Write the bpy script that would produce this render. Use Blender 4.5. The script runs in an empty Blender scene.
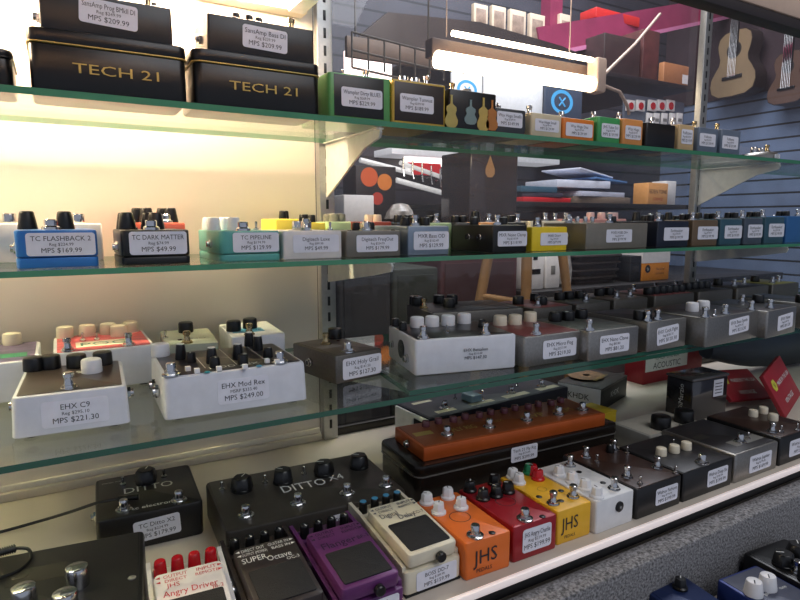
import bpy, math, random
from mathutils import Vector, Matrix
random.seed(7)
S = bpy.context.scene
COL = S.collection
CZ = 1.2                                   # camera height above the shop floor

# ------------------------------------------------------------------ camera geometry
FPX, CX, CY = 590.0, 400.0, 300.0
def _n(v): return v.normalized()
_X = _n(Vector((1430 - CX, -(221 - CY), FPX)))
_dx = -(FPX * FPX + 79 * 79) / 1030.0
_Y = _n(Vector((_dx, 79, FPX)))
_Z = _X.cross(_Y)
if _Z.y < 0: _Z = -_Z
R3 = Matrix((_X, _Y, _Z))                  # camera axes -> room axes
def ray(u, v): return R3 @ _n(Vector((u - CX, -(v - CY), FPX)))
def AT(u, v, z):                           # point at height z (relative to the eye)
    d = ray(u, v); return d * (z / d.z)
def BY(u, v, y):                           # point at depth y
    d = ray(u, v); return d * (y / d.y)
def XU(u, y, v=225): return BY(u, v, y).x

cam_d = bpy.data.cameras.new('camera')
cam = bpy.data.objects.new('camera', cam_d); COL.objects.link(cam)
cam_d.sensor_width = 36; cam_d.lens = FPX / 800 * 36
cam_d.clip_start = 0.02
right, up, fwd = R3 @ Vector((1, 0, 0)), R3 @ Vector((0, 1, 0)), R3 @ Vector((0, 0, 1))
cam.matrix_world = Matrix(((right.x, up.x, -fwd.x, 0), (right.y, up.y, -fwd.y, 0), (right.z, up.z, -fwd.z, CZ), (0, 0, 0, 1)))
S.camera = cam

# ------------------------------------------------------------------ materials
def lin(c):
    def f(x):
        x /= 255.0
        return x / 12.92 if x <= 0.04045 else ((x + 0.055) / 1.055) ** 2.4
    return (f(c[0]), f(c[1]), f(c[2]), 1)
MATS = {}
def mat(name, rgb, rough=0.45, metal=0.0, var=0.06, scale=60, coat=0.0, bump=0.0, emit=None, estr=0):
    if name in MATS: return MATS[name]
    m = bpy.data.materials.new(name); m.use_nodes = True
    nt = m.node_tree; b = nt.nodes['Principled BSDF']
    tc = nt.nodes.new('ShaderNodeTexCoord')
    nz = nt.nodes.new('ShaderNodeTexNoise'); nz.inputs['Scale'].default_value = scale; nz.inputs['Detail'].default_value = 4
    nt.links.new(tc.outputs['Object'], nz.inputs['Vector'])
    rp = nt.nodes.new('ShaderNodeValToRGB')
    c = lin(rgb)
    rp.color_ramp.elements[0].position = 0.3; rp.color_ramp.elements[1].position = 0.7
    rp.color_ramp.elements[0].color = (c[0] * (1 - var), c[1] * (1 - var), c[2] * (1 - var), 1)
    rp.color_ramp.elements[1].color = (min(1, c[0] * (1 + var)), min(1, c[1] * (1 + var)), min(1, c[2] * (1 + var)), 1)
    nt.links.new(nz.outputs['Fac'], rp.inputs['Fac'])
    nt.links.new(rp.outputs['Color'], b.inputs['Base Color'])
    b.inputs['Roughness'].default_value = rough; b.inputs['Metallic'].default_value = metal
    b.inputs['Coat Weight'].default_value = coat
    if bump:
        bp = nt.nodes.new('ShaderNodeBump'); bp.inputs['Strength'].default_value = bump; bp.inputs['Distance'].default_value = 0.002
        nt.links.new(nz.outputs['Fac'], bp.inputs['Height']); nt.links.new(bp.outputs['Normal'], b.inputs['Normal'])
    if emit:
        b.inputs['Emission Color'].default_value = lin(emit); b.inputs['Emission Strength'].default_value = estr
    MATS[name] = m
    return m
def glass_mat(name, tint, gloss=0.08, edge=False, refl_haze=0.0, refl_hazecol=(200, 200, 200)):
    m = bpy.data.materials.new(name); m.use_nodes = True
    nt = m.node_tree; nt.nodes.remove(nt.nodes['Principled BSDF'])
    out = nt.nodes['Material Output']
    tr = nt.nodes.new('ShaderNodeBsdfTransparent'); tr.inputs['Color'].default_value = lin(tint)
    gl = nt.nodes.new('ShaderNodeBsdfGlossy'); gl.inputs['Roughness'].default_value = 0.03
    ge = nt.nodes.new('ShaderNodeNewGeometry')          # Schlick reflectance, the same from both sides of a thin sheet
    dt = nt.nodes.new('ShaderNodeVectorMath'); dt.operation = 'DOT_PRODUCT'
    nt.links.new(ge.outputs['Incoming'], dt.inputs[0]); nt.links.new(ge.outputs['Normal'], dt.inputs[1])
    def mth(op, a, b=None):
        n_ = nt.nodes.new('ShaderNodeMath'); n_.operation = op
        for k_, q_ in enumerate((a, b)):
            if q_ is None: continue
            if isinstance(q_, (int, float)): n_.inputs[k_].default_value = q_
            else: nt.links.new(q_, n_.inputs[k_])
        return n_
    om = mth('SUBTRACT', 1.0, mth('ABSOLUTE', dt.outputs['Value']).outputs[0])
    ad = mth('ADD', mth('MULTIPLY', mth('POWER', om.outputs[0], 5.0).outputs[0], 0.9).outputs[0], 0.02 + gloss * .12); ad.use_clamp = True
    mx = nt.nodes.new('ShaderNodeMixShader')
    nt.links.new(ad.outputs[0], mx.inputs[0]); nt.links.new(tr.outputs[0], mx.inputs[1]); nt.links.new(gl.outputs[0], mx.inputs[2])
    last = mx
    if refl_haze:
        df = nt.nodes.new('ShaderNodeBsdfDiffuse')
        nz = nt.nodes.new('ShaderNodeTexNoise'); nz.inputs['Scale'].default_value = 5; nz.inputs['Detail'].default_value = 6
        tc = nt.nodes.new('ShaderNodeTexCoord'); nt.links.new(tc.outputs['Object'], nz.inputs['Vector'])
        mu = nt.nodes.new('ShaderNodeMath'); mu.operation = 'MULTIPLY'; mu.inputs[1].default_value = refl_haze * 2
        nt.links.new(nz.outputs['Fac'], mu.inputs[0])
        df.inputs['Color'].default_value = lin(refl_hazecol)
        m2 = nt.nodes.new('ShaderNodeMixShader'); nt.links.new(mu.outputs[0], m2.inputs[0])
        nt.links.new(mx.outputs[0], m2.inputs[1]); nt.links.new(df.outputs[0], m2.inputs[2]); last = m2
    nt.links.new(last.outputs[0], out.inputs['Surface'])
    MATS[name] = m
    return m
def emit_mat(name, rgb, s):
    m = bpy.data.materials.new(name); m.use_nodes = True
    nt = m.node_tree; b = nt.nodes['Principled BSDF']
    b.inputs['Base Color'].default_value = lin(rgb)
    b.inputs['Emission Color'].default_value = lin(rgb); b.inputs['Emission Strength'].default_value = s
    MATS[name] = m; return m

M = dict(
    chrome=mat('polished chrome', (205, 205, 205), 0.15, 1.0), brass=mat('warm chrome', (190, 170, 130), 0.2, 1.0),
    label=mat('label paper', (222, 222, 230), 0.6), ink=mat('label ink', (40, 40, 46), 0.8),
    black=mat('black plastic', (16, 16, 17), 0.32), rubber=mat('black rubber', (22, 22, 23), 0.75, bump=0.3, scale=900),
    white_line=mat('white marking', (225, 225, 220), 0.5), steel=mat('brushed steel', (150, 147, 142), 0.36, 0.85, var=0.1, scale=300),
    steel_dark=mat('dull steel', (110, 106, 100), 0.42, 0.8, var=0.1, scale=300),
    cream=mat('cream plastic', (226, 216, 192), 0.4), white=mat('white plastic', (224, 224, 226), 0.4), white_paint=mat('white enamel', (206, 208, 214), 0.42),
    black_paint=mat('black enamel', (20, 20, 21), 0.35), dark_metal=mat('dark bronze enamel', (62, 58, 52), 0.35, 0.3),
    red_plastic=mat('red plastic', (180, 16, 28), 0.25), green_plastic=mat('green plastic', (20, 120, 80), 0.3),
    clear_violet=mat('violet clear plastic', (120, 72, 80), 0.2), pinkish=mat('pinkish plastic', (235, 205, 200), 0.4), blue_cap=mat('blue cap', (70, 150, 190), 0.4),
    gold=mat('gold print', (190, 165, 90), 0.4, 0.3), led=mat('lamp lens', (60, 10, 10), 0.2), gray_plastic=mat('grey plastic', (120, 118, 112), 0.4),
)
# ------------------------------------------------------------------ mesh builder
class MB:
    def __init__(s): s.v = []; s.f = []; s.m = []; s.mats = []
    def mi(s, m):
        if m not in s.mats: s.mats.append(m)
        return s.mats.index(m)
    def add(s, vs, fs, m, T=None):
        b = len(s.v); k = s.mi(m)
        for p in vs:
            p = Vector(p); s.v.append(T @ p if T is not None else p)
        for f in fs: s.f.append(tuple(b + i for i in f)); s.m.append(k)
    def loft(s, rings, m, T=None, cap0=True, cap1=True):
        n = len(rings[0]); vs = [p for r in rings for p in r]; fs = []
        for k in range(len(rings) - 1):
            for i in range(n):
                j = (i + 1) % n
                fs.append((k * n + i, k * n + j, (k + 1) * n + j, (k + 1) * n + i))
        if cap0: fs.append(tuple(range(n - 1, -1, -1)))
        if cap1: fs.append(tuple((len(rings) - 1) * n + i for i in range(n)))
        s.add(vs, fs, m, T)
    def box(s, x0, x1, y0, y1, z0, z1, m, r=0.0015, T=None, rv=None):
        """rounded box: vertical edges radius rv, top and bottom edges radius r"""
        if rv is None: rv = r
        cx, cy, w, d = (x0 + x1) / 2, (y0 + y1) / 2, x1 - x0, y1 - y0
        rr = []
        r = min(r, (z1 - z0) * 0.45, w * .45, d * .45)
        prof = [(z0, r), (z0 + r * .3, r * .3), (z0 + r, 0), (z1 - r, 0), (z1 - r * .3, r * .3), (z1, r)]
        for z, i in prof: rr.append([(cx + p[0], cy + p[1], z) for p in rrect(w - 2 * i, d - 2 * i, max(rv - i, .0003))])
        s.loft(rr, m, T)
    def lathe(s, prof, m, n=20, c=(0, 0, 0), T=None, cap0=True, cap1=True):
        s.loft([[(c[0] + r * math.cos(2 * math.pi * i / n), c[1] + r * math.sin(2 * math.pi * i / n), c[2] + z) for i in range(n)] for r, z in prof], m, T, cap0, cap1)
    def tube(s, pts, r, m, n=10, r2=None):
        pts = [Vector(p) for p in pts]; rings = []
        prev = None
        for i, p in enumerate(pts):
            t = (pts[min(i + 1, len(pts) - 1)] - pts[max(i - 1, 0)]).normalized()
            a = Vector((0, 0, 1)) if abs(t.z) < .9 else Vector((1, 0, 0))
            if prev is not None: a = prev
            x = (a - t * a.dot(t)).normalized(); y = t.cross(x); prev = x
            rad = r if r2 is None else r + (r2 - r) * i / (len(pts) - 1)
            rings.append([p + (x * math.cos(2 * math.pi * k / n) + y * math.sin(2 * math.pi * k / n)) * rad for k in range(n)])
        s.loft(rings, m)
    def text(s, txt, o, ex, ey, size, m, maxw=None, align='C'):
        vs, fs, w = text_geo(txt)
        if not vs: return
        k = size
        if maxw and w * k > maxw: kx = maxw / w
        else: kx = k
        off = -w * kx / 2 if align == 'C' else 0
        o, ex, ey = Vector(o), Vector(ex), Vector(ey)
        s.add([o + ex * (p[0] * kx + off) + ey * (p[1] * k - 0.35 * k) for p in vs], fs, m)
    def build(s, name, parent=None, smooth=True, loc=None):
        me = bpy.data.meshes.new(name); me.from_pydata([tuple(p) for p in s.v], [], s.f)
        for m in s.mats: me.materials.append(m)
        me.polygons.foreach_set('material_index', s.m)
        me.polygons.foreach_set('use_smooth', [smooth] * len(s.f))
        me.update()
        if smooth: me.set_sharp_from_angle(angle=math.radians(38))
        o = bpy.data.objects.new(name, me); COL.objects.link(o)
        if parent: o.parent = parent
        if loc is not None: o.location = loc
        return o
def rrect(w, d, r, k=4):
    r = min(r, w * .49, d * .49); pts = []
    for cx, cy, a0 in ((w / 2 - r, d / 2 - r, 0), (-w / 2 + r, d / 2 - r, 90), (-w / 2 + r, -d / 2 + r, 180), (w / 2 - r, -d / 2 + r, 270)):
        for i in range(k + 1):
            a = math.radians(a0 + 90 * i / k); pts.append((cx + r * math.cos(a), cy + r * math.sin(a)))
    return pts
_TG = {}
def text_geo(txt):
    if txt in _TG: return _TG[txt]
    cu = bpy.data.curves.new('t', 'FONT'); cu.body = txt; cu.resolution_u = 2
    o = bpy.data.objects.new('t', cu); COL.objects.link(o)
    bpy.context.view_layer.update()
    me = o.to_mesh(); vs = [tuple(v.co) for v in me.vertices]; fs = [tuple(p.vertices) for p in me.polygons]
    o.to_mesh_clear(); bpy.data.objects.remove(o); bpy.data.curves.remove(cu)
    if vs:
        x0 = min(v[0] for v in vs); vs = [(v[0] - x0, v[1]) for v in vs]
    w = max((v[0] for v in vs), default=0)
    _TG[txt] = (vs, fs, w); return _TG[txt]
# ------------------------------------------------------------------ objects
def thing(name, label, cat, loc, rz=0, group=None):
    o = bpy.data.objects.new(name, None); COL.objects.link(o)
    o.empty_display_size = 0.02
    o.location = (loc[0], loc[1], loc[2] + CZ); o.rotation_euler = (0, 0, rz)
    o['label'] = label; o['category'] = cat
    if group: o['group'] = group
    return o
def tag(o, label, cat, group=None):
    o['label'] = label; o['category'] = cat
    if group: o['group'] = group
    return o
def struct(o): o['kind'] = 'structure'; return o
WORLD = Vector((0, 0, CZ))

KN = {  # radius at base, at top, height, body, line/cap material, style
    'tc': (.0095, .007, .019, 'black', 'white_line', 'line'), 'tcw': (.0085, .0068, .016, 'white', None, ''),
    'ehxb': (.0102, .0098, .0145, 'black', None, ''), 'ehxw': (.0102, .0098, .0145, 'cream', None, ''), 'ehxp': (.0102, .0098, .0145, 'white', None, ''),
    'tall': (.0062, .005, .017, 'black', 'white_line', 'cap'), 'chrome': (.0068, .0068, .012, 'chrome', None, ''), 'gray': (.007, .0068, .012, 'gray_plastic', None, ''),
    'boss': (.0052, .0046, .014, 'black', 'white_line', 'line'), 'bossblue': (.005, .0046, .013, 'black', 'blue_cap', 'cap'), 'bossred': (.0062, .0052, .016, 'red_plastic', None, ''),
    'jhsw': (.0085, .0062, .0125, 'white', 'ink', 'jhs'), 'jhsg': (.0085, .0062, .0125, 'green_plastic', 'white_line', 'jhs'), 'jhsr': (.0085, .0062, .0125, 'red_plastic', 'white_line', 'jhs'),
    'jhsb': (.0085, .0065, .0125, 'black', 'white_line', 'jhs'), 'big': (.0125, .0115, .017, 'black', 'white_line', 'jhs'), 'huge': (.0155, .015, .021, 'black', None, ''),
    'violet': (.0058, .0055, .008, 'clear_violet', None, ''), 'small': (.0058, .005, .011, 'black', 'white_line', 'line'), 'smallw': (.0075, .007, .011, 'cream', None, ''),
    'pink': (.008, .0075, .013, 'pinkish', None, ''), 'mxr': (.0075, .0068, .012, 'black', 'white_line', 'line'), 'bigchrome': (.0095, .0095, .018, 'chrome', None, ''),
    'slim': (.004, .004, .011, 'chrome', None, ''), 'bass': (.0105, .0085, .017, 'white', 'ink', 'line'),
}
_KM = {}
def knob_mesh(kind):
    if kind in _KM: return _KM[kind]
    rb, rt, h, bm, lm, st = KN[kind]; b = MB()
    if st == 'jhs':
        b.lathe([(rb, 0), (rb, h * .16), (rb * .82, h * .3)], M[bm], 24)
        n = 12
        def ring(r, z): return [((r * (1 if i % 2 else .9)) * math.cos(2 * math.pi * i / n), (r * (1 if i % 2 else .9)) * math.sin(2 * math.pi * i / n), z) for i in range(n)]
        b.loft([ring(rt * 1.15, h * .2), ring(rt, h * .9), ring(rt * .85, h)], M[bm])
        if lm: b.box(-.0005, .0005, 0, rt * .8, h, h + .0003, M[lm], .0001)
    else:
        b.lathe([(rb * .98, 0), (rb, h * .06), (rt, h * .86), (rt * .93, h * .96), (rt * .8, h)], M[bm], 20)
        if st == 'cap': b.lathe([(rt * .82, h), (rt * .8, h + .0006)], M[lm], 18)
        if st == 'line':
            b.box(-.0006, .0006, -rt * .85, 0, h, h + .0003, M[lm], .0001)
    o = b.build('knob'); me = o.data; bpy.data.objects.remove(o)
    _KM[kind] = me; return me
def put_knob(parent, kind, x, y, z, rz=0):
    o = bpy.data.objects.new('knob', knob_mesh(kind)); COL.objects.link(o); o.parent = parent
    o.location = (x, y, z); o.rotation_euler = (0, 0, rz); return o
_FS = {}
def switch_mesh(kind):
    if kind in _FS: return _FS[kind]
    b = MB(); c = M['brass'] if kind == 'warm' else M['chrome']
    if kind == 'toggle':
        b.lathe([(.0036, 0), (.0036, .002), (.002, .003), (.0014, .0035), (.0018, .010), (.0012, .0108)], c, 12)
    elif kind == 'wide':
        b.lathe([(.009, 0), (.009, .0016), (.007, .0022)], c, 24); b.lathe([(.0065, .002), (.0065, .0045)], c, 6)
        b.lathe([(.005, .0045), (.005, .011), (.0042, .0125)], c, 18)
    elif kind == 'tc':
        b.lathe([(.0088, 0), (.0085, .0025), (.0068, .004)], c, 24); b.lathe([(.0062, .004), (.0062, .0095), (.0052, .0105)], c, 18)
    else:
        b.lathe([(.0075, 0), (.0075, .001)], c, 22); b.lathe([(.0062, .001), (.0062, .0035)], c, 6)
        b.lathe([(.0042, .0035), (.0042, .005), (.0036, .006), (.0036, .010), (.0047, .0108), (.0047, .0145), (.0038, .0155)], c, 16)
    o = b.build('footswitch'); me = o.data; bpy.data.objects.remove(o); _FS[kind] = me; return me
def put_switch(parent, kind, x, y, z):
    nm = 'toggle_switch' if kind == 'toggle' else 'footswitch'
    o = bpy.data.objects.new(nm, switch_mesh(kind)); COL.objects.link(o); o.parent = parent; o.location = (x, y, z); return o
def label_on(parent, lines, cx, cz, w, h, tilt=0, y=-.0003, mats=('label', 'ink'), sizes=None, paper=True):
    """price label lying on a front face (local plane y)"""
    b = MB(); a = math.radians(tilt)
    ex, ez = Vector((math.cos(a), 0, math.sin(a))), Vector((-math.sin(a), 0, math.cos(a)))
    c = Vector((cx, y, cz))
    if paper:
        pts = rrect(w, h, min(w, h) * .13)
        f0 = [c + ex * p[0] + ez * p[1] for p in pts]; f1 = [p + Vector((0, -.0004, 0)) for p in f0]
        b.loft([f0, f1], M[mats[0]])
    n = len(lines)
    if sizes is None: sizes = [.24, .15, .24] if n == 3 else [.24] * n
    tot = sum(sizes) * 1.32; zc = tot / 2
    for t, sz in zip(lines, sizes):
        zc -= sz * 1.32 / 2
        b.text(t, c + ez * (zc * h) + Vector((0, -.0006, 0)), ex, ez, sz * h * 1.25, M[mats[1]], w * .9)
        zc -= sz * 1.32 / 2
    return b.build('price_label', parent, smooth=False)

def pedal(name, label, pos, d, h, body, top=None, r=.004, rz_edge=.002, seam=None, feet=False, knobs=(), sw=(), tog=(), led=(), jacks=(), lab=None,
          topbox=None, marks=(), front=(), taper=0, cat='guitar pedal', group=None, lines=None, mode='px', z=None, top_inset=.004, kz=0):
    """a stompbox: pos = (x, y, z, rotation, width); x runs along its front, y to its back"""
    x, y, z0, rot, w = pos
    t = thing(name, label, cat, (x, y, z0), rot, group)
    fz = .0025 if feet else 0
    b = MB()
    if seam:
        b2 = MB(); b2.box(-w / 2, w / 2, 0, d, fz, fz + seam - .0006, body, .0012, rv=r); b2.build('base_plate', t)
        zb = fz + seam
    else: zb = fz
    if taper:
        rr = []
        for k, (zz, i) in enumerate(((zb, .001), (zb + .001, 0), (h - rz_edge, taper), (h - rz_edge * .3, taper + rz_edge * .3), (h, taper + rz_edge))):
            rr.append([(p[0], p[1] + d / 2, zz) for p in rrect(w - 2 * i, d - 2 * i, r)])
        b.loft(rr, body)
    else: b.box(-w / 2, w / 2, 0, d, zb, h, body, rz_edge, rv=r)
    enc = b.build('enclosure', t); face = enc
    if feet:
        for sx in (-1, 1):
            for yy in (.012, d - .012):
                f = MB(); f.lathe([(.005, 0), (.006, fz)], M['rubber'], 14, (sx * (w / 2 - .014), yy, 0)); f.build('rubber_foot', enc)
    ins = top_inset + taper
    if top:
        p = MB(); p.box(-w / 2 + ins, w / 2 - ins, ins, d - ins, h - .0005, h + .0006, top, .0004, rv=max(.001, r * .5)); face = p.build('face_plate', t)
        zt = h + .0006
    else: zt = h
    rotm = Matrix.Rotation(-rot, 3, 'Z')
    def loc(a, c, mg):
        if mode == 'px':
            q = rotm @ (AT(a, c, z0 + zt) - Vector((x, y, z0))); px, py = q.x, q.y
        elif mode == 'col':
            py = d * c; px = XU(a, y + py) - x
        else: px, py = (a - .5) * w, c * d
        return min(max(px, -w / 2 + mg), w / 2 - mg), min(max(py, mg), d - mg)
    for kd, a, c in knobs:
        px, py = loc(a, c, KN[kd][0] + .001); put_knob(t, kd, px, py, zt, random.uniform(-1.2, 1.2))
    for s_ in sw:
        kd, a, c = s_ if len(s_) == 3 else ('std',) + tuple(s_)
        px, py = loc(a, c, .0092); put_switch(t, kd, px, py, zt)
    for a, c in tog:
        px, py = loc(a, c, .005); put_switch(t, 'toggle', px, py, zt)
    for i, (a, c, lm, rr_) in enumerate(led):
        px, py = loc(a, c, rr_); l = MB(); l.lathe([(rr_, 0), (rr_, .0006), (rr_ * .7, .0011)], lm, 16, (px, py, zt)); l.build('indicator_light', t)
    for side, fy, fzz, rr_ in jacks:
        j = MB(); T = Matrix.Translation((side * w / 2, fy * d, fzz * h)) @ Matrix.Rotation(side * math.pi / 2, 4, 'Y')
        j.lathe([(rr_, 0), (rr_, .003), (rr_ * .8, .0035)], M['chrome'], 6, T=T); j.lathe([(rr_ * .72, .003), (rr_ * .72, .006), (rr_ * .45, .006)], M['chrome'], 18, T=T, cap1=False)
        j.lathe([(rr_ * .45, .0045), (rr_ * .4, .0046)], M['black'], 12, T=T); j.build('jack_socket', enc)
    if lab:
        lines_, fx, fz_, lw, lh = lab[:5]; tilt = lab[5] if len(lab) > 5 else 0
        yy = -.0003 if not taper else -.0003
        if len(lines_) == 0: lines_ = ['', '', '']
        o = label_on(t, lines_, (fx - .5) * w, fz_ * h, lw * w, lh * h, tilt, yy)
        if taper:
            ang = math.atan2(taper, h); o.rotation_euler = (-ang, 0, 0); o.location = (0, .0002, 0)
    if marks:
        g = MB()
        for mk in marks:
            if mk[0] == 't':
                _, txt, fx, fy, size, mm = mk[:6]; mw = mk[6] if len(mk) > 6 else w * .9
                g.text(txt, ((fx - .5) * w, fy * d, zt + .0003), (1, 0, 0), (0, 1, 0), size, mm, mw)
            elif mk[0] == 'r':
                _, fx0, fx1, fy0, fy1, mm = mk
                g2 = MB(); g2.box((fx0 - .5) * w, (fx1 - .5) * w, fy0 * d, fy1 * d, zt - .0001, zt + .0002, mm, .0001); g2.build('printed_panel', face, False)
            elif mk[0] == 'o':
                _, fx, fy, rad, mm = mk
                pts = [(rad * math.cos(i * math.pi / 12), rad * math.sin(i * math.pi / 12)) for i in range(24)]
                g.loft([[((fx - .5) * w + p[0] * q, fy * d + p[1] * q, zt + .0002) for p in pts] for q in (1, .93)], mm, cap0=False, cap1=False)
        if g.f: g.build('printed_marking', face, smooth=False)
    if front:
        g = MB()
        for txt, fx, fz_, size, mm, mw in front:
            g.text(txt, ((fx - .5) * w, -.0006, fz_ * h), (1, 0, 0), (0, 0, 1), size, mm, mw)
        g.build('printed_marking', enc, smooth=False)
    return t
def P3(uL, vL, uR, vR, z, rot=None, w=None):
    a, c = AT(uL, vL, z), AT(uR, vR, z)
    rz = math.atan2(c.y - a.y, c.x - a.x) if rot is None else math.radians(rot)
    ww = w or (c - a).length
    m_ = a + Vector((math.cos(rz), math.sin(rz), 0)) * ww / 2 if (rot is not None or w) else (a + c) / 2
    return (m_.x, m_.y, z, rz, ww)
def PC(uL, uR, y, z, rot=0):
    v_ = 100 if z > 0 else 240
    a, c = XU(uL, y, v_), XU(uR, y, v_)
    return ((a + c) / 2, y, z, math.radians(rot), c - a)
def HV(u, v, y, z): return BY(u, v, y).z - z          # height above z of pixel (u,v) at depth y

Z1, Z2, Z3, Z4 = .128, -.047, -.200, -.365
Z3B = Z3 + .0065
YW = .90
exec_parts = []
# ------------------------------------------------------------------ the shop room
def quad_struct(name, vs, m, flip=False):
    b = MB(); b.add(vs, [(0, 1, 2, 3) if not flip else (3, 2, 1, 0)], m); return struct(b.build(name, None, False, WORLD))
def slat_mat(name, rgb, pitch=.075):
    m = mat(name, rgb, .5, 0, .12, 8); nt = m.node_tree; b = nt.nodes['Principled BSDF']
    src = b.inputs['Base Color'].links[0].from_socket
    tc = nt.nodes.new('ShaderNodeTexCoord'); sp = nt.nodes.new('ShaderNodeSeparateXYZ'); nt.links.new(tc.outputs['Object'], sp.inputs[0])
    dv = nt.nodes.new('ShaderNodeMath'); dv.operation = 'DIVIDE'; dv.inputs[1].default_value = pitch; nt.links.new(sp.outputs['Z'], dv.inputs[0])
    fr = nt.nodes.new('ShaderNodeMath'); fr.operation = 'FRACT'; nt.links.new(dv.outputs[0], fr.inputs[0])
    lt = nt.nodes.new('ShaderNodeMath'); lt.operation = 'LESS_THAN'; lt.inputs[1].default_value = .14; nt.links.new(fr.outputs[0], lt.inputs[0])
    mx = nt.nodes.new('ShaderNodeMix'); mx.data_type = 'RGBA'; nt.links.new(lt.outputs[0], mx.inputs['Factor']); nt.links.new(src, mx.inputs['A'])
    mx.inputs['B'].default_value = (.012, .014, .018, 1); nt.links.new(mx.outputs['Result'], b.inputs['Base Color'])
    return m
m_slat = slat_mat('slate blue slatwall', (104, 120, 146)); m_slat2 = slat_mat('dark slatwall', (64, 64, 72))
m_floor = mat('shop floor', (70, 64, 60), .5, 0, .2, 6)
m_ceil = mat('ceiling paint', (120, 112, 108), .8)
m_panel = mat('cream laminate panel', (230, 221, 208), .5, 0, .03, 3)
m_deck = mat('cream laminate deck', (202, 191, 176), .5, 0, .05, 8)
m_trim_glow = mat('white edge strip', (250, 238, 234), .35, 0, .03, 12, emit=(255, 236, 228), estr=.22)  # small emission paints in the window light the strip catches
XR, YB = 3.5, 2.6
quad_struct('floor', [(-3, -2, -CZ), (XR, -2, -CZ), (XR, YB, -CZ), (-3, YB, -CZ)], m_floor)
quad_struct('ceiling', [(-3, -2, 1.9), (-3, YB, 1.9), (XR, YB, 1.9), (XR, -2, 1.9)], m_ceil)
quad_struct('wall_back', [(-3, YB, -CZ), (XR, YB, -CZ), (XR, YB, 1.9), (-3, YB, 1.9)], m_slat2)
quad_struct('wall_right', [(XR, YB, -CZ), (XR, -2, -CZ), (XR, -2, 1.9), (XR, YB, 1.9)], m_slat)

# ------------------------------------------------------------------ the display case
case = thing('display_case', 'long glass-fronted display case with cream deck, white edge strip and grey carpeted front step', 'display case', (0, 0, Z4 - .5))
O4 = Vector((0, 0, .5 - Z4))               # eye-relative -> case-local
def case_part(b, name):
    o = b.build(name, case); o.location = O4; return o
X0, X1 = -.75, 2.5
b = MB(); b.box(X0, X1, .436, YW + .03, Z4 - .018, Z4, m_deck, .001); case_part(b, 'deck')
b = MB(); b.box(X0, X1, .430, .4358, Z4 - .007, Z4 + .001, m_trim_glow, .001); case_part(b, 'edge_strip')
b = MB(); b.box(X0, X1, .4315, .4345, Z4 - .0185, Z4 - .0075, M['black'], .0005); case_part(b, 'dark_gap_strip')  # black strip set just below the edge strip
m_carpet = mat('charcoal carpet', (122, 121, 122), .95, 0, .75, 330, bump=1.0)
nt = m_carpet.node_tree
b = MB(); b.box(X0, X1, .40, .43, Z4 - .11, Z4 - .0185, m_carpet, .004); case_part(b, 'carpeted_riser')
b = MB(); b.box(X0, X1, .05, .40, Z4 - .14, Z4 - .11, m_carpet, .004); case_part(b, 'carpeted_step')
b = MB(); b.box(X0, X1, .06, .42, Z4 - .5, Z4 - .14, m_panel, .002); case_part(b, 'front_panel')
b = MB(); b.box(X0, X1, .75, YW + .03, Z4 - .5, Z4 - .018, m_panel, .002); case_part(b, 'base_cabinet')
b = MB(); b.box(X0, .362, YW - .012, YW - .0005, Z4, Z4 + .012, m_deck, .002); b.box(X0, .362, YW - .006, YW - .0005, Z4 + .012, Z4 + .02, m_panel, .001); case_part(b, 'back_ledge')
b = MB(); b.box(.39, X1, YW - .004, YW + .004, Z4, Z4 + .014, M['dark_metal'], .001); case_part(b, 'back_sill')
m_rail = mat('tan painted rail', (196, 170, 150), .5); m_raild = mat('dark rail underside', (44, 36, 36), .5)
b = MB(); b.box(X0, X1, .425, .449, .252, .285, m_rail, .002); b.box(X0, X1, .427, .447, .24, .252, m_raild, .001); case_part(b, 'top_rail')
b = MB(); b.box(X0, .364, YW, YW + .012, Z4, .75, m_panel, .001); o = b.build('wall_left', None, True, WORLD); struct(o)
g_back = glass_mat('back glass', (238, 240, 244), .25, refl_haze=.09, refl_hazecol=(190, 180, 186))  # diffuse haze painted into the pane in place of reflections
for xa, xb in ((.3915, 1.3225), (1.35, 2.45)):
    b = MB(); b.add([(xa, YW + .004, Z4 + .014), (xb, YW + .004, Z4 + .014), (xb, YW + .004, .75), (xa, YW + .004, .75)], [(0, 1, 2, 3)], g_back); o = case_part(b, 'back_glass'); 

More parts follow.
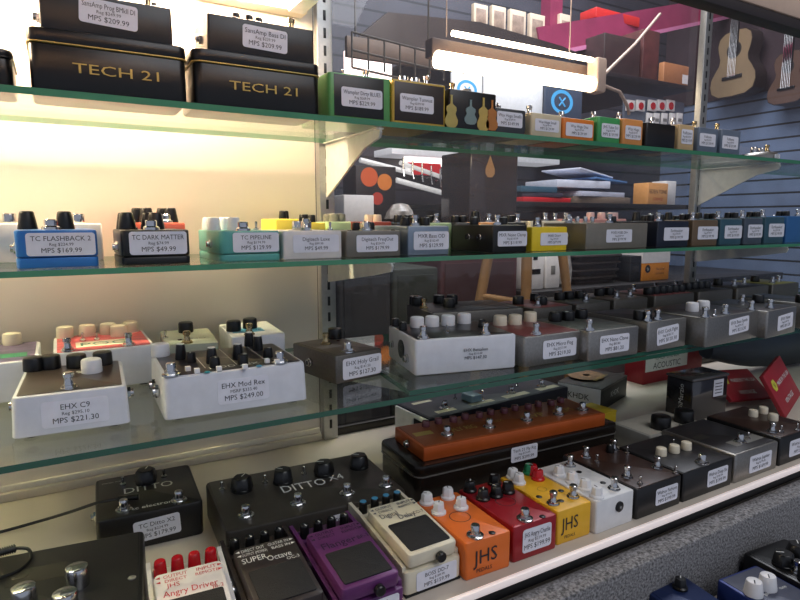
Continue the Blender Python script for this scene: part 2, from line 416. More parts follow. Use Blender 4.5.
m_upr = mat('zinc upright', (176, 176, 174), .38, .75, .06, 200)
XU1, XU2 = .377, 1.336
for i, (xu, lab) in enumerate(((XU1, 'slotted metal shelf upright at the right end of the cream back panel'), (XU2, 'slotted metal shelf upright between the two back glass panes at the right'))):
    t = thing('shelf_upright', lab, 'shelf upright', (xu, YW - .008, Z4), 0, 'slotted shelf uprights')
    b = MB(); b.box(-.0125, .0125, -.008, .008, .0005 if xu < 1 else .0005, 1.1, m_upr, .001); b.build('channel', t)
    b = MB()
    for k in range(40):
        z = .02 + k * .026
        for sx in (-1,): b.box(-.0022, .0022, -.0087, -.0078, z, z + .015, M['black'], .0003)
    b.build('slots', t)
m_brk = mat('white shelf bracket', (214, 214, 212), .35, .2)
def bracket(xu, zs, yfront, lab, hback=.07):
    t = thing('shelf_bracket', lab, 'shelf bracket', (xu, YW - .0165, zs - .0062), 0, 'white shelf brackets')
    L = YW - .0165 - yfront
    b = MB()
    pr = [(0, 0), (-L, 0), (-L - .004, -.006), (-L, -.013), (-L * .75, -.022), (0, -hback)]
    b.loft([[(-.0016, p[0], p[1]) for p in pr], [(.0016, p[0], p[1]) for p in pr]], m_brk); b.box(-.006, .006, -L, 0, -.002, 0, m_brk, .0004)
    b.build('arm', t, smooth=False)
    b = MB()
    for q in (.25, .6, .88): b.lathe([(.004, 0), (.004, .0008)], M['black'], 12, T=Matrix.Translation((.0016, -L * q, -.009)) @ Matrix.Rotation(math.pi / 2, 4, 'Y'))
    b.build('bracket_holes', t)
for xu, nm in ((XU1, 'first upright'), (XU2, 'far right upright')):
    bracket(xu, Z1, .705, f'white tapered shelf bracket under the top glass shelf on the {nm}', .085)
    bracket(xu, Z2, .675, f'white shelf bracket under the middle glass shelf on the {nm}', .045)
    bracket(xu, Z3, .64, f'white shelf bracket under the lower glass shelf on the {nm}', .05)
g_sh = glass_mat('shelf glass', (248, 253, 250), .25)
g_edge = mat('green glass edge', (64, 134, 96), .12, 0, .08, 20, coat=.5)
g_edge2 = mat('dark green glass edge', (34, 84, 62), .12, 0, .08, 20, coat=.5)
def glass_shelf(lab, pts, ztop, th=.006, edge=None):
    b = MB(); n = len(pts)
    b.add([(p[0], p[1], ztop) for p in pts], [tuple(range(n))], g_sh); b.add([(p[0], p[1], ztop - th) for p in pts], [tuple(range(n - 1, -1, -1))], g_sh)
    for i in range(n):
        p, q = pts[i], pts[(i + 1) % n]
        b.add([(p[0], p[1], ztop - th), (q[0], q[1], ztop - th), (q[0], q[1], ztop), (p[0], p[1], ztop)], [(0, 1, 2, 3)], edge or g_edge)
    return tag(b.build('glass_shelf', None, False, WORLD), lab, 'shelf', 'green-edged glass shelves')
YS = YW - .018
glass_shelf('topmost green-edged glass shelf, carrying the black tins', [(X0, .69), (2.45, .69), (2.45, YS), (X0, YS)], Z1, .007)
glass_shelf('middle green-edged glass shelf at eye level, carrying the blue pedal at its left end', [(X0, .66), (2.45, .66), (2.45, YS), (X0, YS)], Z2)
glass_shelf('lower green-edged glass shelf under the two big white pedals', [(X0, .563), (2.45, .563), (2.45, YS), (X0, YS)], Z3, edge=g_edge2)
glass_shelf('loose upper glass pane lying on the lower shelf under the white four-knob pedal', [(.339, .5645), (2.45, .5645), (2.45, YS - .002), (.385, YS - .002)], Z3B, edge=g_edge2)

# ------------------------------------------------------------------ lights in the case and the shop
m_tube = emit_mat('warm fluorescent tube', (255, 222, 186), 150)
m_tube2 = emit_mat('warm white tube', (255, 232, 196), 9)
t = thing('fluorescent_light', 'fluorescent case light on the cream back panel above the black tins', 'light', (-.2, .838, .318))
b = MB(); b.box(-.5, .545, .03, .061, -.012, .03, m_panel, .002); b.build('housing', t)
b = MB(); b.tube([(-.48, -.012, 0), (.515, -.012, 0)], .013, m_tube, 14); b.build('tube', t)
for sx in (-.49, .525): b = MB(); b.box(sx - .012, sx + .012, -.028, .03, -.016, .016, M['white'], .002); b.build('end_cap', t)
yl = 1.12
pa, pb = BY(437, 64, yl), BY(592, 79, yl); pc, pd = BY(452, 38, yl), BY(590, 58, yl)
zl = (pa.z + pb.z) / 2
t = thing('fluorescent_light', 'hanging twin-tube fluorescent fixture glowing behind the back glass', 'light', ((pa.x + pb.x) / 2, yl, zl))
hw = (pb.x - pa.x) / 2
b = MB(); b.box(-hw, hw + .03, .0205, .05, .01, .05, mat('brown fixture housing', (74, 56, 46), .6), .003); b.build('housing', t)
b = MB(); b.tube([(-hw, 0, -.002), (hw - .002, 0, -.002)], .019, m_tube2, 16); b.build('tube', t)
b = MB(); b.tube([(-hw + .04, 0, .058), (hw - .004, 0, .058)], .0065, m_tube2, 12); b.build('tube', t)
b = MB(); b.box(hw, hw + .035, -.018, .0205, -.022, .064, m_rail, .006); b.build('end_cap', t)
e = Vector((hw + .03, -.005, .02)); q1 = BY(660, 14, yl + .3) - t.location + WORLD
b = MB(); b.tube([e, e.lerp(q1, .5) + Vector((0, 0, -.01)), q1], .0045, m_rail, 8)
for xx in (-hw * .8, hw * .8): b.tube([(xx, .035, .06), (xx, .035, 1.9 - zl)], .0015, m_rail, 6)
b.build('hanging_cord', t)
q2 = BY(629, 114, yl + .05) - t.location + WORLD
b = MB(); b.tube([e + Vector((0, 0, -.02)), e.lerp(q2, .35) + Vector((.03, 0, .0)), e.lerp(q2, .75) + Vector((.02, 0, 0)), q2], .0045, m_rail, 8); b.build('power_cord', t)

def area(name, loc, rot, size, energy, col, sy=None):
    l = bpy.data.lights.new(name, 'AREA'); l.energy = energy; l.color = col; l.size = size
    if sy: l.shape = 'RECTANGLE'; l.size_y = sy
    o = bpy.data.objects.new(name, l); COL.objects.link(o); o.location = (loc[0], loc[1], loc[2] + CZ); o.rotation_euler = rot; return o
area('shop_ceiling_light', (1.9, 1.7, 1.8), (0, 0, 0), 1.2, 52, (.9, .93, 1))
area('front_ceiling_light', (.9, -.9, 1.5), (math.radians(32), 0, math.radians(0)), 1.4, 17, (.94, .95, 1))
area('rack_fill_light', (.9, 1.15, 1.1), (math.radians(58), 0, math.radians(-18)), .6, 16, (1, .95, .9))  # added fill lamp beyond the glass, there to brighten the rack
w = bpy.data.worlds.new('shop_ambient'); S.world = w; w.use_nodes = True
w.node_tree.nodes['Background'].inputs[0].default_value = (.72, .80, 1, 1); w.node_tree.nodes['Background'].inputs[1].default_value = .36
S.view_settings.view_transform = 'Standard'; S.view_settings.exposure = 0.25
S.cycles.max_bounces = 10; S.cycles.transparent_max_bounces = 24

# ------------------------------------------------------------------ top shelf
yt = .705
def tin(uL, uR, vL, lab, d=.085, writing=True, vlid=11):
    x0, x1 = XU(uL, yt, 65), XU(uR, yt, 75); wd = x1 - x0; h = HV(uL, vL, yt, Z1); hl = h * .24
    t = thing('metal_tin', lab, 'tin', ((x0 + x1) / 2, yt, Z1))
    mt = mat('black tin lacquer', (18, 18, 18), .28, .2, .25, 25, bump=.15)
    b = MB(); b.box(-wd / 2 + .001, wd / 2 - .001, .001, d - .001, 0, h - hl, mt, .0015, rv=.009); b.build('tin_body', t)
    b = MB(); b.box(-wd / 2, wd / 2, 0, d, h - hl + .0008, h, mt, .003, rv=.010); b.box(-wd / 2 - .0006, wd / 2 + .0006, -.0006, d + .0006, h - hl + .0002, h - hl + .0016, M['gold'] if writing else mt, .0004, rv=.0105); b.build('tin_lid', t)
    if writing:
        b = MB(); b.text('TECH 21', (.004, -.0009, (h - hl) * .55), (1.62, 0, 0), (0, 0, 1), .0140, M['gold']); b.build('printed_lettering', t, False)
    return t, (x0 + x1) / 2, wd, h
tin(-60, 14, 40, 'black tin cut off at the left end of the top shelf', writing=False)
tA, xA, wA, hA = tin(28, 188, 24, 'large black tin with worn gold lettering, left of the two lettered tins')
tB, xB, wB, hB = tin(193, 321, 46, 'smaller black tin with crisp gold lettering beside the green-edged pedal')
# pedals standing on the tins
yp = yt + .008
def tin_pedal(uL, uR, vT, zt, lab, lines, lx, lz, lw, lh, tilt, knobs):
    x0, x1 = XU(uL, yp, 25), XU(uR, yp, 35); h = HV((uL + uR) / 2, vT, yp, zt)
    return pedal('preamp_pedal', lab, ((x0 + x1) / 2, yp, zt, 0, x1 - x0), .07, h, M['black_paint'], None, .003, knobs=knobs, sw=[('warm', .83, .3)], lab=(lines, lx, lz, lw, lh, tilt), mode='frac', jacks=[(-1, .5, .5, .006)])
tin_pedal(40, 173, -3, Z1 + hA, 'black preamp pedal standing on the larger lettered tin', ['SansAmp Prog BMkII DI', 'Reg $249.99', 'MPS $209.99'], .5, .58, .44, .62, -3, [('small', .3, .3), ('small', .42, .3), ('small', .88, .4)])
tin_pedal(207, 314, 21, Z1 + hB, 'black preamp pedal standing on the smaller lettered tin', ['SansAmp Bass DI', 'Reg $229.99', 'MPS $209.99'], .52, .52, .42, .62, -2, [('small', .3, .3), ('small', .42, .3), ('small', .52, .35)])

def shelf1(name, lab, uL, uR, vT, d, body, lines, lz=.5, lx=.5, lw=.7, lh=.45, top=None, knobs=(), sw=(), tog=(), y=yt, label_mat=None, **k):
    pos = PC(uL, uR, y, Z1)
    return pedal(name, lab, pos, d, HV(uL, vT, y, Z1), body, top, knobs=knobs, sw=sw, tog=tog, lab=(lines, lx, lz, lw, lh) if lines is not None else None, mode='frac', **k)
m_green = mat('green enamel', (86, 150, 84), .35); m_yel2 = mat('mustard enamel', (190, 158, 60), .4); m_face = mat('dark brown face', (44, 34, 30), .4)
t = shelf1('overdrive_pedal', 'green-sided pedal with a black front beside the smaller tin', 329, 391, 71, .1, m_green, ['Wampler Dirty BLUES', 'Reg $269.99', 'MPS $229.99'], .5, .52, .66, .42, None, [], [('std', .75, .3)], [(.35, .25)], rz_edge=.002)
wd = XU(391, yt) - XU(329, yt); hh = HV(329, 71, yt, Z1)
b = MB(); b.box(-wd / 2 + .008, wd / 2 - .012, -.0002, .004, .004, hh - .002, M['black_paint'], .0001); b.build('front_plate', t)
t = shelf1('overdrive_pedal', 'yellow-framed pedal with a dark brown front and silver knobs', 392, 446, 78, .1, m_yel2, ['Wampler Tumnus', 'Reg $199.99', 'MPS $189.99'], .5, .45, .62, .40, None, [('gray', .2, .6), ('chrome', .4, .3), ('chrome', .62, .3)], [('std', .8, .25)])
wd = XU(446, yt) - XU(392, yt); hh = HV(392, 78, yt, Z1)
b = MB(); b.box(-wd / 2 + .005, wd / 2 - .005, -.0002, .004, .005, hh - .003, m_face, .0001); b.build('front_plate', t)
t = shelf1('distortion_pedal', 'black pedal with coloured guitar silhouettes on its front', 449, 497, 88, .1, M['black_paint'], None, sw=[('warm', .3, .3)], knobs=[('gray', .7, .4)])
GO = [(.0, 0), (.30, .02), (.46, .12), (.48, .24), (.36, .36), (.30, .44), (.38, .54), (.36, .64), (.18, .70), (.08, .74), (.07, .95), (.09, 1.0), (0, 1.0)]
def guitar_outline(w, h): return [(p[0] * w, p[1] * h) for p in GO] + [(-p[0] * w, p[1] * h) for p in reversed(GO[1:-1])]
hh = HV(449, 88, yt, Z1); wd = XU(497, yt) - XU(449, yt)
for cx, cz, hg, rgb in ((-.44, .04, .80, (176, 160, 90)), (-.06, .16, .62, (120, 140, 138)), (.2, .03, .84, (186, 160, 84)), (.38, .06, .78, (176, 112, 50))):
    b = MB(); o = guitar_outline(wd * .26, hh * hg)
    b.loft([[(cx * wd + p[0], -.0003, cz * hh + p[1]) for p in o], [(cx * wd + p[0], -.001, cz * hh + p[1]) for p in o]], mat('print %d %d' % (rgb[0], rgb[1]), rgb, .5)); b.build('guitar_silhouette', t, False)
m_gdk = mat('charcoal enamel', (58, 60, 64), .4); m_crm = mat('cream enamel', (206, 192, 160), .42); m_org = mat('orange enamel', (216, 120, 40), .4); m_grn2 = mat('mid green enamel', (62, 150, 84), .4)
m_tanp = mat('tan enamel', (192, 164, 120), .42); m_bgry = mat('blue-grey enamel', (98, 110, 126), .4); m_org2 = mat('faded orange enamel', (210, 140, 74), .45)
g1 = 'small pedals along the right of the top shelf'
shelf1('compact_pedal', 'charcoal pedal with a wide label, left of the cream pedal on the top shelf', 496, 527, 107, .09, m_gdk, ['Way Huge Smalls', 'Reg $149.99', 'MPS $149.99'], .58, .45, .82, .58, None, [('chrome', .3, .3)], [('std', .8, .6)], group=g1)
shelf1('compact_pedal', 'plain cream pedal beside the orange-framed one on the top shelf', 532, 563, 112, .09, m_crm, ['Way Huge Small', 'Reg $149.99', 'MPS $129.99'], .52, .5, .78, .5, None, [], [('std', .3, .3)], group=g1)
shelf1('compact_pedal', 'cream-topped pedal with an orange-framed front label', 564, 596, 117, .09, m_org, ['Way Huge Dist', 'Reg $129.99', 'MPS $129.99'], .5, .5, .84, .6, m_crm, [], [('wide', .25, .25)], group=g1)
shelf1('compact_pedal', 'green pedal with a silver footswitch at the right of the top shelf', 599, 622, 116, .09, m_grn2, ['JHS Tube Scr', 'Reg $139.99', 'MPS $139.99'], .5, .55, .78, .52, None, [], [('wide', .35, .3)], group=g1)
shelf1('compact_pedal', 'faded orange pedal directly right of the green pedal', 624, 645, 118, .09, m_org2, ['Way Huge', 'Reg $129.99', 'MPS $129.99'], .5, .5, .75, .5, None, [], [('std', .4, .3)], group=g1)
shelf1('compact_pedal', 'unlabelled dark pedal with a cable jack between the orange and tan pedals', 648, 678, 122, .09, M['black_paint'], None, jacks=[(-1, .3, .5, .006)], sw=[('std', .6, .3)], group=g1)
shelf1('compact_pedal', 'tan pedal with a pale label, left of the two blue-grey pedals', 681, 697, 124, .09, m_tanp, ['Fulltone', 'Reg $129.99', 'MPS $119.99'], .55, .5, .7, .55, None, [], [('std', .4, .3)], group=g1)
shelf1('compact_pedal', 'first of the two blue-grey pedals near the right end of the top shelf', 701, 721, 127, .09, m_bgry, ['Fulltone', 'Reg $149.99', 'MPS $139.99'], .52, .45, .8, .5, None, [], [('warm', .4, .3)], group=g1)
shelf1('compact_pedal', 'second blue-grey pedal, just left of the round silver pedal', 724, 744, 129, .09, m_bgry, ['Fulltone', 'Reg $169.99', 'MPS $159.99'], .5, .45, .8, .5, None, [], [('warm', .4, .3)], group=g1)
xr, yr = XU(762, .745, 140), .745
t = thing('round_fuzz_pedal', 'round silver pedal with a raised knob at the right end of the top shelf', 'guitar pedal', (xr, yr, Z1))
b = MB(); b.lathe([(.030, 0), (.034, .003), (.034, .012), (.030, .017), (.024, .019)], M['steel'], 36); b.build('enclosure', t)
put_knob(t, 'chrome', -.014, .008, .019); put_knob(t, 'chrome', .014, .008, .019); put_switch(t, 'warm', 0, -.012, .019)
label_on(t, ['Dunlop Fuzz', 'Reg $139.99', 'MPS $129.99'], 0, .0085, .02, .008, y=-.0345)
# ------------------------------------------------------------------ middle shelf, front row
y2 = .69
m_blue = mat('bright blue enamel', (42, 112, 184), .3, .1); m_teal = mat('teal enamel', (84, 158, 150), .35); m_pearl = mat('white pearl enamel', (214, 210, 206), .4)
m_gray = mat('grey enamel', (112, 108, 100), .4, .3); m_silb = mat('silver blue enamel', (126, 140, 156), .35, .4); m_yel = mat('bright yellow enamel', (226, 196, 32), .4)
m_tan = mat('brushed taupe', (134, 128, 116), .4, .4); m_navy = mat('dark navy enamel', (30, 36, 50), .35); m_brn = mat('bronze enamel', (116, 96, 74), .4, .3)
m_dteal = mat('dark teal enamel', (52, 84, 98), .35); m_blu2 = mat('medium blue enamel', (48, 98, 150), .35); m_slate = mat('slate enamel', (70, 80, 92), .4)
def shelf2(name, lab, uL, uR, vT, body, lines, lx=.5, lz=.52, lw=.8, lh=.55, d=.105, y=y2, z=Z2, **k):
    pos = PC(uL, uR, y, z)
    return pedal(name, lab, pos, d, HV(uL, vT, y, z), body, lab=(lines, lx, lz, lw, lh) if lines else None, mode='col', **k)
J = [(-1, .35, .5, .0055)]
shelf2('delay_pedal', 'bright blue pedal with two black knobs at the left end of the middle shelf', 14, 97.5, 230, m_blue, ['TC FLASHBACK 2', 'Reg $224.99', 'MPS $169.99'], .55, .62, .84, .60, seam=.011, r=.006,
       knobs=[('tc', 27, .45), ('tc', 65, .45)], sw=[('tc', 51, .12)], jacks=J)
shelf2('distortion_pedal', 'glossy black pedal with four small black knobs beside the blue one', 121, 190, 230, M['black_paint'], ['TC DARK MATTER', 'Reg $74.99', 'MPS $49.99'], .53, .62, .84, .66, seam=.009, r=.006,
       knobs=[('tc', 122, .4), ('tc', 156, .4), ('tc', 117, .62), ('tc', 149, .62)], sw=[('tc', 151, .12)], tog=[(134, .4)], jacks=J)
shelf2('tremolo_pedal', 'teal pedal with four white knobs on the middle shelf', 220, 281, 231, m_teal, ['TC PIPELINE', 'Reg $174.99', 'MPS $129.99'], .58, .62, .76, .64, seam=.009, r=.008, d=.125,
       knobs=[('tcw', 207, .55), ('tcw', 234, .4), ('tcw', 199, .8), ('tcw', 224, .75)], sw=[('tc', 243, .12)], jacks=[(-1, .35, .55, .005)], tog=[(256, .5)])
shelf2('detune_pedal', 'pearl white pedal with two silver knobs beside the teal one', 283, 342, 231, m_pearl, ['Digitech Luxe', 'Reg $99.99', 'MPS $49.99'], .55, .55, .78, .62, r=.003, d=.1,
       knobs=[('chrome', 297, .62), ('chrome', 306, .25)], sw=[('std', 306, .12)], tog=[(330, .2)])
shelf2('feedback_pedal', 'grey pedal with white and black knobs just right of the shelf upright', 346, 401, 231, m_gray, ['Digitech FreqOut', 'Reg $224.95', 'MPS $179.99'], .56, .52, .76, .64, r=.003, d=.1,
       knobs=[('small', 356, .4), ('smallw', 365, .6), ('small', 372, .75)], sw=[('wide', 366, .15)], led=[(349, .1, M['led'], .003), (393, .1, M['led'], .003)], jacks=J)
shelf2('bass_overdrive_pedal', 'silver-blue pedal with its label at the right of its front, beside the grey one', 408, 449, 226, m_silb, ['MXR Bass OD', 'Reg $162.49', 'MPS $129.99'], .56, .5, .86, .62, r=.002, d=.1,
       knobs=[('mxr', 405, .4), ('mxr', 415, .6), ('mxr', 427, .5)], sw=[('std', 415, .12)], jacks=[(-1, .4, .5, .004)])
shelf2('noise_gate_pedal', 'black pedal with two round jacks on its long left side', 493, 527, 225, M['black_paint'], ['MXR Noise Clamp', 'Reg $149.99', 'MPS $119.99'], .56, .5, .86, .55, r=.002, d=.105,
       knobs=[('mxr', 474, .6), ('mxr', 507, .45), ('mxr', 519, .45)], sw=[('std', 497, .12)], jacks=[(-1, .28, .55, .0055), (-1, .55, .55, .0055)])
shelf2('distortion_pedal', 'bright yellow pedal on the middle shelf between the black and taupe ones', 532, 567, 227, m_yel, ['MXR Dist+', 'Reg $99.99', 'MPS $79.99'], .62, .5, .78, .52, r=.002, d=.1, sw=[('std', 537, .12)], knobs=[('mxr', 541, .6), ('mxr', 555, .6)])
shelf2('bass_preamp_pedal', 'wide taupe pedal right of the yellow one on the middle shelf', 586, 647, 223, m_tan, ['MXR M-80 DI+', 'Reg $249.99', 'MPS $199.99'], .52, .5, .42, .5, r=.0015, d=.1, sw=[('std', 609, .12), ('std', 560, .5)],
       knobs=[('mxr', 612, .5), ('slim', 585, .7), ('slim', 592, .7), ('slim', 577, .7), ('slim', 570, .7)], jacks=[(-1, .4, .5, .0045)])
gE = 'boutique pedals at the right end of the middle shelf'
for i, (uL, uR, vT, mm, lab, su) in enumerate((
        (657, 688, 221, m_navy, 'black-navy pedal right of the wide taupe pedal on the middle shelf', 658),
        (692, 717, 220, m_brn, 'bronze pedal with a bright left edge on the middle shelf', 692),
        (719.5, 741, 219, m_dteal, 'dark teal pedal right of the bronze one on the middle shelf', 716),
        (743.5, 761.5, 218, m_slate, 'slate pedal whose label tilts upward, between the teal and blue pedals', 739),
        (764, 783, 217, m_dteal, 'teal-blue pedal left of the last, bright blue one at the right end', 760),
        (785.5, 812, 216, m_blu2, 'medium blue pedal cut off by the right edge on the middle shelf', 797))):
    shelf2('boutique_pedal', lab, uL, uR, vT, mm, ['Earthquaker', 'Reg $199.99', 'MPS $199.99'] if i < 5 else None, .6, .5, .8, .5, r=.002, d=.1, sw=[('std', su, .12)],
           knobs=[('mxr', uL - 7, .7), ('mxr', (uL + uR) / 2, .55)], group=gE)
# middle shelf, back row (mostly their tops show)
yb2 = .805
def back2(lab, uL, uR, h, body, top, knobs, sw=(), d=.07, group='pedals in the back row of the middle shelf', yy=yb2):
    pos = PC(uL, uR, yy, Z2)
    return pedal('compact_pedal', lab, pos, d, h + .004, body, top, r=.003, mode='col', knobs=knobs, sw=sw, group=group)
m_coral = mat('coral face', (206, 92, 70), .4); m_lemon = mat('lemon face', (224, 206, 70), .4); m_mint = mat('pale green face', (176, 200, 150), .45); m_redf = mat('brick red face', (168, 66, 40), .45)
m_orf = mat('pale orange face', (226, 160, 100), .45); m_ivory = mat('ivory face', (224, 214, 190), .45); m_pinkf = mat('pink face', (226, 160, 150), .45)
back2('white pedal with a silver knob behind the left half of the blue pedal', -20, 30, .040, m_pearl, None, [('chrome', 10, .3)], [])
back2('white pedal with a silver knob behind the right half of the blue pedal', 58, 103, .040, m_pearl, None, [('chrome', 79, .3)], [])
back2('coral red pedal with four black knobs behind the glossy black pedal', 130, 186, .041, m_coral, None, [('tc', 138, .5), ('tc', 147, .3), ('tc', 163, .5), ('tc', 171, .3)], [('tc', 166, .15)])
back2('lemon yellow pedal with two black knobs behind the pearl white pedal', 276, 300, .046, m_lemon, None, [('small', 283, .3), ('mxr', 289, .6)])
back2('second lemon yellow pedal with a black knob left of the shelf upright', 304, 326, .041, m_lemon, None, [('mxr', 304, .6), ('small', 312, .3)])
back2('pale green pedal with four grey knobs in front of the shelf upright', 329, 352, .042, m_mint, None, [('gray', 328, .6), ('gray', 334, .3), ('gray', 343, .6), ('gray', 349, .3)])
back2('brick red pedal with two cream knobs behind the grey pedal', 366, 392, .042, m_redf, None, [('smallw', 369, .5), ('smallw', 377, .4), ('smallw', 388, .5)])
back2('black pedal with a row of black knobs behind the silver-blue pedal', 396, 424, .040, M['black_paint'], m_dteal, [('mxr', 398, .3), ('mxr', 406, .4), ('mxr', 414, .3), ('mxr', 421, .5)], [])
back2('pale green pedal with one silver footswitch behind the silver-blue pedal', 428, 452, .040, m_mint, None, [('mxr', 430, .4)], [('std', 436, .2)])
back2('black pedal with two knobs left of the orange-topped pedal in the back row', 456, 476, .040, M['black_paint'], None, [('mxr', 455, .4), ('mxr', 465, .4)], [])
back2('orange-topped pedal behind the black two-jack pedal', 480, 500, .041, m_orf, None, [('tc', 474, .4)], [('std', 498, .3)])
back2('black pedal with two knobs behind the yellow pedal', 504, 526, .041, m_gdk, None, [('mxr', 510, .4), ('mxr', 522, .4)], [('std', 527, .2)])
back2('ivory pedal with silver footswitches behind the yellow pedal', 530, 574, .043, m_ivory, None, [], [('std', 545, .5), ('std', 568, .2), ('std', 577, .6)])
back2('pink pedal with four pale knobs behind the taupe pedal', 579, 626, .047, m_pinkf, None, [('pink', 590, .35), ('pink', 601, .35), ('pink', 611, .35), ('pink', 622, .35)], [])
for i, (uL, uR, lab) in enumerate(((632, 660, 'dark back-row pedal with black knobs behind the black-navy pedal'), (664, 690, 'dark back-row pedal behind the bronze pedal'), (694, 722, 'dark back-row pedal with a silver switch behind the dark teal pedal'), (726, 752, 'dark back-row pedal behind the slate pedal'), (756, 782, 'dark back-row pedal near the right end, behind the blue one'))):
    back2(lab, uL, uR, .042, [m_slate, m_gdk, m_dteal, m_gdk, m_blu2][i], [m_tan, m_mint, m_ivory, m_tan, m_blu2][i], [('tc', uL + 4, .3), ('mxr', uL + 13, .5), ('mxr', uL + 22, .4)], [('std', uL + 18, .2)])

# ------------------------------------------------------------------ lower shelf
m_face9 = mat('brown black face', (62, 54, 50), .3); m_facem = mat('charcoal face', (48, 46, 48), .28); m_pinkface = mat('rose printed face', (206, 92, 96), .4, 0, .3, 90)
m_purp = mat('purple green face', (104, 92, 122), .4, 0, .4, 60); m_gg = mat('grey green enamel', (150, 156, 142), .45); m_hgtop = mat('grey printed face', (108, 100, 94), .35, .5)
m_maroon = mat('maroon face', (120, 66, 66), .35); m_gtop = mat('grey-green dark face', (74, 78, 74), .35); m_dtop = mat('near black face', (44, 42, 44), .35)
c9 = pedal('organ_pedal', 'white pedal with four black knobs and one white knob, left on the lower shelf', P3(12, 443, 131, 426, Z3), .124, .041, M['white_paint'], m_face9, r=.006, rz_edge=.003, feet=True, taper=.0015,
    knobs=[('ehxb', 24, 371), ('ehxb', 51, 368), ('ehxb', 77, 367), ('ehxb', 103, 364), ('ehxp', 92, 372)], sw=[(69, 388)], jacks=[(-1, .4, .5, .006), (1, .4, .5, .006)],
    lab=(['EHX C9', 'Reg $295.10', 'MPS $221.30'], .53, .52, .57, .6), front=(), marks=[('t', 'C9', .5, .62, .016, M['white_line'])])
mr = pedal('modulation_pedal', 'wide white pedal with many small black knobs and white buttons on the lower shelf', P3(165, 424, 308, 402, Z3), .118, .046, M['white_paint'], m_facem, r=.006, rz_edge=.003, feet=True, taper=.0015,
    knobs=[('ehxp', 157, 353), ('tall', 181, 359), ('tall', 212, 363), ('tall', 238, 359), ('tall', 248, 345), ('tall', 258, 350), ('small', 191, 362), ('small', 215, 367), ('small', 243, 364), ('small', 268, 357)],
    sw=[('wide', 174, 380), ('wide', 291, 370)], jacks=[(-1, .35, .5, .007), (-1, .6, .5, .006)], lab=(['EHX Mod Rex', 'MSRP $333.40', 'MPS $249.00'], .53, .52, .36, .56),
    led=[(208, 373, mat('teal lamp', (20, 130, 140), .3), .003), (260, 367, M['blue_cap'], .003)], marks=[('t', 'MOD REX', .5, .16, .012, M['white_line'])])
g = MB(); h0 = .0472
for u, v in ((188, 370), (197, 372), (219, 370), (245, 368), (267, 362), (277, 363)):
    q = Matrix.Rotation(-mr.rotation_euler.z, 3, 'Z') @ (AT(u, v, Z3 + h0) - (mr.location - WORLD)); bb = MB()
    bb.box(q.x - .0026, q.x + .0026, q.y - .0026, q.y + .0026, h0 - .001, h0 + .004, M['white'], .0004); bb.build('push_button', mr)
for fx in (.3, .52, .74):
    bb = MB(); xx = (fx - .5) * .149; bb.box(xx - .0004, xx + .0004, .022, .11, .0465, .0468, M['white_line'], .0001); bb.build('divider_line', mr, False)
pedal('synth_pedal', 'white-rimmed purple pedal with two cream knobs behind the white pedal at the far left', (-.085, .758, Z3, 0, .115), .12, .047, M['white_paint'], m_purp, r=.006, feet=True,
    knobs=[('ehxw', 15, 337), ('ehxw', 18, 330)], marks=[('r', .55, .9, .2, .4, M['green_plastic'])])
pedal('harmony_pedal', 'white pedal with a rose printed face and five cream knobs behind the four-black-knob pedal', (.041, .765, Z3, 0, .108), .113, .050, M['white_paint'], m_pinkface, r=.006, feet=True, rz_edge=.003,
    knobs=[('ehxw', 65, 335), ('ehxw', 87, 333), ('ehxw', 107, 331), ('ehxw', 119, 336), ('ehxw', 128, 328)], sw=[(68, 353), (131, 349)], tog=[(83, 341), (97, 340)],
    marks=[('r', .22, .78, .2, .5, M['cream']), ('t', 'POG', .5, .34, .03, M['green_plastic'], .05)])
pedal('nano_pedal', 'small grey-green pedal with one black knob behind the wide white pedal', (.138, .765, Z3, -.1, .066), .11, .046, m_gg, None, r=.004, knobs=[('ehxb', 186, 332)], sw=[('warm', 188, 345)], tog=[(165, 338)],
    led=[(180, 340, M['led'], .003)], marks=[('t', 'NANO', .55, .32, .012, M['black'])])
pedal('nano_pedal', 'small white pedal with two black knobs and a blue sticker left of the upright', (.226, .770, Z3, -.08, .072), .11, .048, M['white_paint'], None, r=.004, knobs=[('ehxb', 230, 331), ('ehxb', 250, 328)], sw=[('warm', 251, 336)],
    marks=[('r', .1, .7, .25, .52, M['blue_cap']), ('t', 'OCTAVE', .4, .38, .01, M['ink'])])
pedal('reverb_pedal', 'small bare steel pedal with one black knob standing alone below the upright', P3(336, 385, 383, 374, Z3, rot=10, w=.072), .105, .036, M['steel_dark'], m_hgtop, r=.003, knobs=[('ehxb', 343, 337)], sw=[('wide', 349, 352), ('warm', 326, 344)],
    jacks=[(-1, .55, .5, .006)], lab=(['EHX Holy Grail', 'Reg $141.50', 'MPS $127.30'], .56, .48, .84, .74, 0), led=[(338, 341, M['led'], .0025)], marks=[('r', .1, .55, .4, .55, M['gray_plastic'])])
pb_ = P3(415, 376.5, 516, 366, Z3B, rot=-12, w=.142)
bt = pedal('bass_preamp_pedal', 'white pedal with four white knobs and a microphone socket on its left side', pb_, .115, .046, M['white_paint'], m_facem, r=.004, rz_edge=.003,
    knobs=[('ehxp', 417, 327), ('ehxp', 432, 326), ('ehxp', 448, 325), ('ehxp', 464, 323), ('small', 395, 326), ('small', 403, 330), ('small', 482, 327)], sw=[(427, 340), (493, 337)], tog=[(447, 333)],
    jacks=[(-1, .25, .36, .006), (-1, .8, .5, .005)], lab=None)
label_on(bt, ['EHX Battalion', 'Reg $213.00', 'MPS $147.30'], .012, .024, .05, .02, mats=('white_paint', 'ink'), paper=False)
b = MB(); T = Matrix.Translation((-.071, .055, .024)) @ Matrix.Rotation(-math.pi / 2, 4, 'Y')
b.lathe([(.0125, 0), (.0125, .001), (.0105, .0012)], M['black'], 24, T=T)
